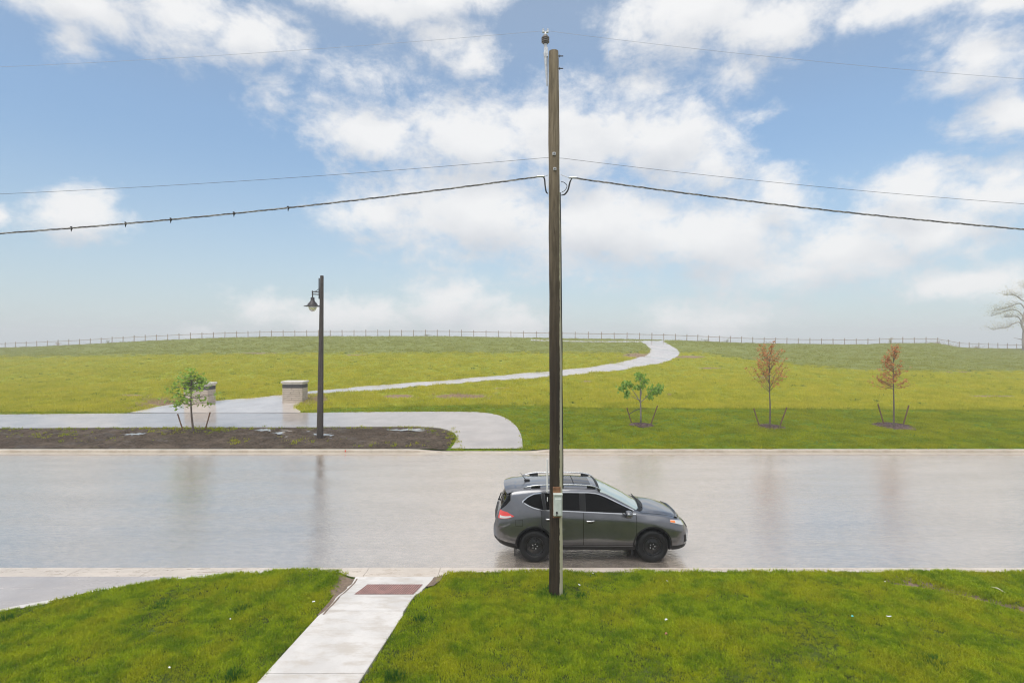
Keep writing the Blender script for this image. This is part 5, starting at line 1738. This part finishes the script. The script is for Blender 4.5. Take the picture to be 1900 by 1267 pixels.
# fuel flap
for far in (False,):
    for pl in ([(-1.80, .98), (-1.64, .98)], [(-1.64, .98), (-1.64, .84)], [(-1.64, .84), (-1.80, .84)], [(-1.80, .84), (-1.80, .98)]):
        g = MB(); P = []
        for i in range(5):
            x = lerp(pl[0][0], pl[1][0], i / 4); z = lerp(pl[0][1], pl[1][1], i / 4)
            dx, dz = (0, 0.004) if pl[0][1] == pl[1][1] else (0.004, 0)
            P.append([side(x - dx, z - dz, -.003), side(x - dx, z - dz, 0.002), side(x + dx, z + dz, 0.002), side(x + dx, z + dz, -.003)])
        g.grid(P); fix_out(g.build('fuel_flap_seam', M['liner'], body))
# underbody mass so that nothing shines through beneath
g = MB(); g.box((0, 0, 0.245), (3.6, 1.1, 0.12)); g.build('underbody', M['liner'], car)
# wheels
def make_wheel():
    tyre = MB()
    W2 = 0.1125
    tyre.lathe([(0.225, -W2 * 0.85), (0.25, -W2 * 1.0), (0.30, -W2 * 1.06), (0.335, -W2 * 0.98), (0.355, -W2 * 0.75), (0.362, -W2 * 0.45), (0.3625, 0.0), (0.362, W2 * 0.45), (0.355, W2 * 0.75), (0.335, W2 * 0.98), (0.30, W2 * 1.06), (0.25, W2), (0.225, W2 * 0.85)], (0, 0, 0), axis='Y', n=48, close=False)
    rim = MB()
    rim.lathe([(0.230, -0.098), (0.222, -0.100), (0.212, -0.088), (0.205, -0.055), (0.185, -0.045), (0.150, -0.052), (0.115, -0.066), (0.088, -0.070), (0.078, -0.060), (0.04, -0.058), (0.036, -0.078), (0.0, -0.08)], (0, 0, 0), axis='Y', n=48, close=False)
    rim.lathe([(0.23, 0.09), (0.205, 0.05), (0.0, 0.04)], (0, 0, 0), axis='Y', n=32, close=False)
    slots = MB()
    for k in range(18):
        a = 2 * PI * k / 18
        rot = Matrix.Rotation(-a, 3, 'Y')
        slots.bbox(rot @ Vector((0.180, -0.045, 0)), (0.026, 0.012, 0.028), 0.004, rot)
    nuts = MB()
    for k in range(5):
        a = 2 * PI * k / 5 + 0.3
        nuts.lathe([(0.012, 0.0), (0.012, -0.018), (0.006, -0.022)], (0.057 * math.cos(a), -0.058, 0.057 * math.sin(a)), axis='Y', n=8)
    return tyre.mesh('tyre', True, 40), rim.mesh('rim', True, 35), slots.mesh('vent_slot'), nuts.mesh('lug_nut')
tm, rm, sm_, nm_ = make_wheel()
for mm, mt in ((tm, 'tyre'), (rm, 'steel_rim'), (sm_, 'liner'), (nm_, 'satin')):
    bm = bmesh.new(); bm.from_mesh(mm); bmesh.ops.recalc_face_normals(bm, faces=bm.faces); bm.to_mesh(mm); bm.free()
    mm.materials.append(M[mt])
for wx in (WXR, WXF):
    for sg in (-1, 1):
        w = link('wheel', tm, None, car, (wx, sg * 0.805, WR)); w.rotation_euler = (0, R.uniform(0, 3), 0 if sg < 0 else PI)
        for nme, mm in (('rim', rm), ('vent_slot', sm_), ('lug_nut', nm_)):
            o = link(nme, mm, None, w)
            if nme != 'rim': o['kind'] = 'stuff'

# ------------------------------------------------------------------ grass (stuff: nobody could count it)
def tuft_mesh(name, n, spread, hmin, hmax, width, lean, mat, seed, segs=2):
    r = random.Random(seed)
    g = MB()
    for _ in range(n):
        a = r.uniform(0, 2 * PI); d = spread * math.sqrt(r.random())
        b = Vector((math.cos(a) * d, math.sin(a) * d, 0))
        h = r.uniform(hmin, hmax)
        la = r.uniform(0, 2 * PI); l = r.uniform(0.2, 1.0) * lean * h
        tip = b + Vector((math.cos(la) * l, math.sin(la) * l, h))
        mid = b.lerp(tip, 0.55) + Vector((0, 0, h * 0.12)) - Vector((math.cos(la), math.sin(la), 0)) * l * 0.15
        wa = r.uniform(0, PI); w = Vector((math.cos(wa), math.sin(wa), 0)) * width * 0.5 * r.uniform(0.7, 1.3)
        g.add([b - w, b + w, mid + w * 0.8, mid - w * 0.8, tip], [(0, 1, 2, 3), (3, 2, 4)])
    me = g.mesh(name); me.materials.append(mat)
    return bpy.data.objects.new(name, me)       # a source for the scatter only: never linked into the scene

def scatter(name, P, scl, tufts, mat):
    """one stuff object: blades instanced on points"""
    me = bpy.data.meshes.new(name)
    me.from_pydata(P.tolist(), [], [])
    n = len(P)
    a = me.attributes.new('rot', 'FLOAT_VECTOR', 'POINT')
    rot = np.zeros((n, 3), np.float32); rot[:, 2] = rng.uniform(0, 2 * PI, n); rot[:, :2] = rng.normal(0, 0.08, (n, 2))
    a.data.foreach_set('vector', rot.ravel())
    a = me.attributes.new('scl', 'FLOAT', 'POINT'); a.data.foreach_set('value', scl.astype(np.float32))
    a = me.attributes.new('pick', 'INT', 'POINT'); a.data.foreach_set('value', rng.integers(0, len(tufts), n).astype(np.int32))
    o = link(name, me, mat)
    ng = bpy.data.node_groups.new(name + '_nodes', 'GeometryNodeTree')
    ng.interface.new_socket('Geometry', in_out='INPUT', socket_type='NodeSocketGeometry')
    ng.interface.new_socket('Geometry', in_out='OUTPUT', socket_type='NodeSocketGeometry')
    N, L = ng.nodes, ng.links
    gi, go = N.new('NodeGroupInput'), N.new('NodeGroupOutput')
    iop = N.new('GeometryNodeInstanceOnPoints')
    L.new(gi.outputs[0], iop.inputs['Points'])
    g2i = N.new('GeometryNodeGeometryToInstance')
    for tf in reversed(tufts):
        oi = N.new('GeometryNodeObjectInfo'); oi.inputs['Object'].default_value = tf
        L.new(oi.outputs['Geometry'], g2i.inputs[0])
    L.new(g2i.outputs[0], iop.inputs['Instance'])
    iop.inputs['Pick Instance'].default_value = True
    def na(nm, ty):
        q = N.new('GeometryNodeInputNamedAttribute'); q.data_type = ty; q.inputs['Name'].default_value = nm
        return q.outputs['Attribute']
    L.new(na('pick', 'INT'), iop.inputs['Instance Index'])
    L.new(na('rot', 'FLOAT_VECTOR'), iop.inputs['Rotation'])
    L.new(na('scl', 'FLOAT'), iop.inputs['Scale'])
    L.new(iop.outputs[0], go.inputs[0])
    md = o.modifiers.new('scatter', 'NODES'); md.node_group = ng
    tag(o, kind='stuff')
    return o

# near lawn
def lawn_ok(x, y, pad=0.0):
    wl = edge_x(WALK_L, y); wr = edge_x(WALK_R, y)
    rag = 0.05 * (vnoise(x, y, 0.18, 31) - 0.5)
    eat = 0.20 * sstep(10.3, 11.9, y)
    inw = (x > wl - eat * 0.9 - 0.02 + rag) & (x < wr + 0.02 + rag + 0.10 * sstep(11.4, 11.8, y))
    kerb = y > 12.17 + 0.05 * (vnoise(x, y, 0.4, 33) - 0.5) + 0.12 * np.exp(-((x + 4.3) / 0.8) ** 2)
    rut = rut_d(x, y) < 0.11 + 0.16 * (vnoise(x, y, 0.5, 35) - 0.3)
    return ~(inw | kerb | in_drive(x - 0.07 - rag, y) | rut)
n = 80000
y = 5.2 + (12.3 - 5.2) * rng.random(n) ** 0.8
x = rng.uniform(-1, 1, n) * (y * 0.95 + 3.0)
ok = lawn_ok(x, y)
x, y = x[ok], y[ok]
P = np.stack([x, y, lawn_z(x, y) - 0.006], -1)
scl = (0.75 + 0.75 * vnoise(x, y, 0.55, 41)) * rng.uniform(0.8, 1.15, len(x)) * (1 - 0.35 * sstep(0.5, 0.8, vnoise(x, y, 1.6, 42)))
LT = [tuft_mesh('lawn_tuft', 20, 0.065, 0.025, 0.062, 0.0075, 0.9, M['lawn'], 50 + i) for i in range(4)]
scatter('lawn_grass', P, scl, LT, M['lawn'])

# the verge and the hill
def scatter_hill(name, n, d0, d1, power, sel, tufts, s0, s1, mat, umax=1.25):
    f = rng.random(n)
    y = d0 + (d1 - d0) * f ** power
    x = rng.uniform(-1, 1, n) * y * umax
    mo, ri, ba = zone(x, y)
    nz = (vnoise(x, y, 1.1, 51) - 0.5) * 1.6
    ok = sel(mo, ri + nz, ba) & (ba < 0.5)
    for poly in (poly_path, poly_hill, poly_plaza, poly_soil):
        ok &= ~inpoly(x, y, poly)
    ok &= y < f_dist(CX + F * x / y) + 6
    # nothing grows under the pillars or the mulch
    x, y = x[ok], y[ok]
    P = np.stack([x, y, height(x, y) - 0.01], -1)
    scl = rng.uniform(s0, s1, len(x)) * (0.7 + 0.6 * vnoise(x, y, 1.3, 52))
    scatter(name, P, scl, tufts, mat)
VT = [tuft_mesh('verge_tuft', 26, 0.17, 0.05, 0.10, 0.014, 0.8, M['verge'], 70 + i) for i in range(3)]
MT = [tuft_mesh('meadow_tuft', 26, 0.30, 0.08, 0.22, 0.018, 0.7, M['meadow'], 80 + i) for i in range(4)]
RT = [tuft_mesh('ridge_tuft', 22, 0.38, 0.06, 0.16, 0.024, 0.8, M['ridge'], 90 + i) for i in range(3)]
scatter_hill('verge_grass', 42000, 26.1, 42, 1.0, lambda m, r, b: m > -0.15, VT, 0.8, 1.2, M['verge'])
scatter_hill('meadow_grass', 70000, 33, 100, 1.5, lambda m, r, b: (m < 0.1) & (r < 0.1), MT, 0.75, 1.25, M['meadow'])
scatter_hill('ridge_grass', 42000, 55, 140, 1.0, lambda m, r, b: (m < 0) & (r > -0.1), RT, 0.8, 1.2, M['ridge'])

GT = [tuft_mesh('weed_clump', 40, 0.22, 0.06, 0.20, 0.02, 0.8, M['tuft'], 130 + i) for i in range(3)]
nn = 1500
y = 36 + 60 * rng.random(nn) ** 1.4; x = rng.uniform(-1, 1, nn) * y * 1.1
mo, ri, ba = zone(x, y)
ok = (mo < 0) & (ri < 0.3) & (vnoise(x, y, 3.5, 77) > 0.52)
for poly in (poly_path, poly_hill, poly_plaza): ok &= ~inpoly(x, y, poly)
x, y = x[ok], y[ok]
scatter('meadow_weeds', np.stack([x, y, height(x, y) - 0.01], -1), rng.uniform(0.4, 1.2, len(x)), GT, M['tuft'])
# weeds along the soil bed's edges
WT = [tuft_mesh('weed_tuft', 18, 0.12, 0.04, 0.12, 0.014, 0.9, M['verge'], 110 + i) for i in range(3)]
pts = []
for px in np.linspace(-100, 846, 420):
    c = gp(px, float(np.interp(px, [-100, 0, 420, 780, 846], [797.5, 796.5, 794.5, 794, 812])))
    d = float(vnoise(np.array(px), np.array(0.0), 60, 3))
    if rng.random() < 0.25 + 0.9 * max(0, d - 0.4): pts.append(c + np.array([rng.normal(0, .15), rng.normal(-0.15, .2), 0.03]))
for cx_, cy_, sx, sy, k in ((330, 800, 40, 4, 70), (60, 806, 60, 4, 40), (440, 820, 12, 3, 18), (150, 812, 60, 5, 25), (840, 815, 6, 8, 30), (400, 799, 25, 3, 40), (560, 818, 30, 4, 20), (700, 826, 40, 3, 15)):
    for _ in range(k):
        px, py = rng.normal(cx_, sx), min(829, max(796, rng.normal(cy_, sy)))
        pts.append(gp(px, py) + np.array([0, 0, 0.03]))
P = np.array(pts)
scatter('soil_weeds', P, rng.uniform(0.6, 1.3, len(P)), WT, M['verge'])
# dry reddish weeds and dead stalks by the pillars
DT = [tuft_mesh('dry_tuft', 16, 0.18, 0.08, 0.26, 0.012, 0.7, M['leaf_dry'], 120 + i) for i in range(3)]
pts = []
for cx_, cy_, sx, sy, k in ((305, 746, 22, 4, 90), (265, 756, 14, 3, 30), (585, 740, 14, 5, 70), (570, 748, 8, 3, 25), (1188, 660, 20, 3.5, 60), (860, 735, 45, 3, 40), (1150, 672, 30, 1.5, 25)):
    for _ in range(k):
        px, py = rng.normal(cx_, sx), rng.normal(cy_, sy)
        c = gp(px, py)
        if not (inpoly(np.array([c[0]]), np.array([c[1]]), poly_plaza)[0] or inpoly(np.array([c[0]]), np.array([c[1]]), poly_hill)[0]): pts.append(c)
P = np.array(pts)
scatter('dry_weeds', P, rng.uniform(0.7, 1.3, len(P)), DT, M['leaf_dry'])

# lush dark tufts in the lawn, each a plant of its own
def tuft(px, py, w, h, label, n=170, group='dark lush tufts in the lawn'):
    c = near(px, py, 0.12)
    c[2] = float(lawn_z(c[0], c[1]))
    r = w * c[1] / F
    g = MB()
    for _ in range(n):
        a = R.uniform(0, 2 * PI); d = r * math.sqrt(R.random()) * (0.7 + 0.3 * math.sin(3 * a + px))
        b = Vector((math.cos(a) * d, math.sin(a) * d * 1.2, -0.01))
        hh = h * R.uniform(0.55, 1.0) * (1.1 - 0.5 * d / r)
        l = R.uniform(0.1, 0.6) * hh; la = a + R.uniform(-0.8, 0.8)
        tip = b + Vector((math.cos(la) * l, math.sin(la) * l, hh)); mid = b.lerp(tip, 0.5) + Vector((0, 0, hh * 0.1))
        wa = R.uniform(0, PI); wv = Vector((math.cos(wa), math.sin(wa), 0)) * 0.004
        g.add([b - wv, b + wv, mid + wv * 0.8, mid - wv * 0.8, tip], [(0, 1, 2, 3), (3, 2, 4)])
    o = g.build('grass_tuft', M['tuft'], loc=tuple(c)); tag(o, label, 'grass tuft', group)
tuft(1028, 1100, 36, 0.14, 'dark green grass tuft grown up round the foot of the utility pole', 420)
tuft(1078, 1108, 15, 0.13, 'small dark grass tuft just right of the utility pole foot', 140)
tuft(1735, 1232, 34, 0.13, 'large dark grass tuft low at the right of the lawn', 380)
tuft(778, 1152, 16, 0.12, 'dark grass tuft close beside the right edge of the walkway', 170)
tuft(730, 1258, 26, 0.14, 'dark grass tuft at the bottom right of the walkway', 260)
tuft(435, 1258, 28, 0.15, 'dark grass tuft at the bottom left of the walkway', 300)
tuft(445, 1133, 22, 0.12, 'dark grass tuft in the left lawn halfway up the walkway', 230)
tuft(298, 1124, 24, 0.11, 'bluish green grass tuft in the middle of the left lawn', 240)
tuft(8, 1150, 20, 0.12, 'dark grass tuft at the left border by the driveway edging', 200)
tuft(922, 1166, 18, 0.10, 'dull dark grass tuft in the lawn between walkway and pole', 170)
tuft(1212, 1078, 10, 0.09, 'little dark grass tuft near the kerb under the car front', 90)

# litter on the lawn
def scrap(px, py, s, mat, label, kind='litter', long=1.0, name='paper_scrap'):
    c = near(px, py, 0.15); c[2] = float(lawn_z(c[0], c[1])) + 0.055
    g = MB()
    r = 0.62 * s * c[1] / F
    n = 5
    P = []
    a0 = R.uniform(-0.6, 0.6)
    for i in range(n):
        row = []
        for j in range(n):
            u, v = (i / (n - 1) - 0.5) * 2 * r * long, (j / (n - 1) - 0.5) * 2 * r
            if i in (0, n - 1): v *= R.uniform(0.4, 0.9)
            row.append((u * math.cos(a0) - v * math.sin(a0), u * math.sin(a0) + v * math.cos(a0), 0.4 * r * math.sin(i * 1.4 + px) + 0.3 * r * math.cos(j * 1.9 + px)))
        P.append(row)
    g.grid(P)
    vs = [(x, y, z - 0.002) for x, y, z in g.v]; nb = len(g.v)
    g.add(vs, [tuple(reversed([q for q in f])) for f in list(g.f)])
    o = g.build(name, mat, loc=tuple(c), smooth=True); tag(o, label, kind, 'litter on the lawn')
M['paper'] = simple_mat('white_paper', (0.80, 0.80, 0.78), 0.7, var=0.04)
M['teal'] = simple_mat('teal_plastic', (0.10, 0.62, 0.55), 0.4, var=0.1)
M['dead_leaf'] = simple_mat('dead_leaf', (0.28, 0.13, 0.06), 0.7, var=0.2)
scrap(1075, 1086, 3.2, M['paper'], 'white paper scrap on the grass just right of the utility pole')
scrap(1238, 1080, 2.6, M['paper'], 'small white scrap on the grass below the car front')
scrap(1236, 1151, 2.8, M['paper'], 'curled white scrap in the middle of the right lawn', long=1.4)
scrap(1582, 1144, 3.0, M['teal'], 'teal plastic bit lying in the right lawn', name='plastic_scrap')
scrap(1649, 1145, 2.0, M['paper'], 'long white strip lying right of the teal plastic bit', long=3.2)
scrap(1236, 1178, 4.0, M['dead_leaf'], 'brown dead leaf below the curled white scrap', 'leaf', name='dead_leaf')
scrap(314, 1242, 2.6, M['paper'], 'white scrap low in the left lawn', long=1.6)
scrap(427, 1150, 2.0, M['paper'], 'tiny white scrap in the left lawn near the walkway')
scrap(1100, 1064, 2.2, M['paper'], 'tiny white scrap by the kerb right of the pole')
scrap(582, 1116, 2.2, M['paper'], 'tiny white scrap left of the walkway below the tactile panel', long=1.8)
scrap(1642, 1078, 1.8, M['paper'], 'white speck of paper near the kerb at the right')
c1, c2 = near(1838, 1086, 0.16), near(1866, 1098, 0.16)
g = MB(); o0 = Vector(c1)
g.tube([Vector((0, 0, -0.02)), (Vector(c2) - o0) * 0.5 + Vector((0.0, 0.02, 0.01)), Vector(c2) - o0 + Vector((0, 0, -0.01))], [0.010, 0.014, 0.008], 6)
M['stick'] = simple_mat('peeled_stick', (0.66, 0.58, 0.42), 0.6, var=0.2)
o = g.build('stick', M['stick'], loc=tuple(o0), smooth=True); tag(o, 'pale peeled stick lying across the muddy rut at the right', 'stick')
# red survey mark painted on the far kerb face
M['mark'] = simple_mat('red_marking_paint', (0.62, 0.07, 0.05), 0.6)
xm = (641 - CX) / F * 25.8
g = MB(); g.bbox((xm, 25.790, 0.085), (0.05, 0.012, 0.09), 0.002)
o = g.build('paint_mark', M['mark']); tag(o, 'small red survey mark on the face of the far kerb', 'paint mark')
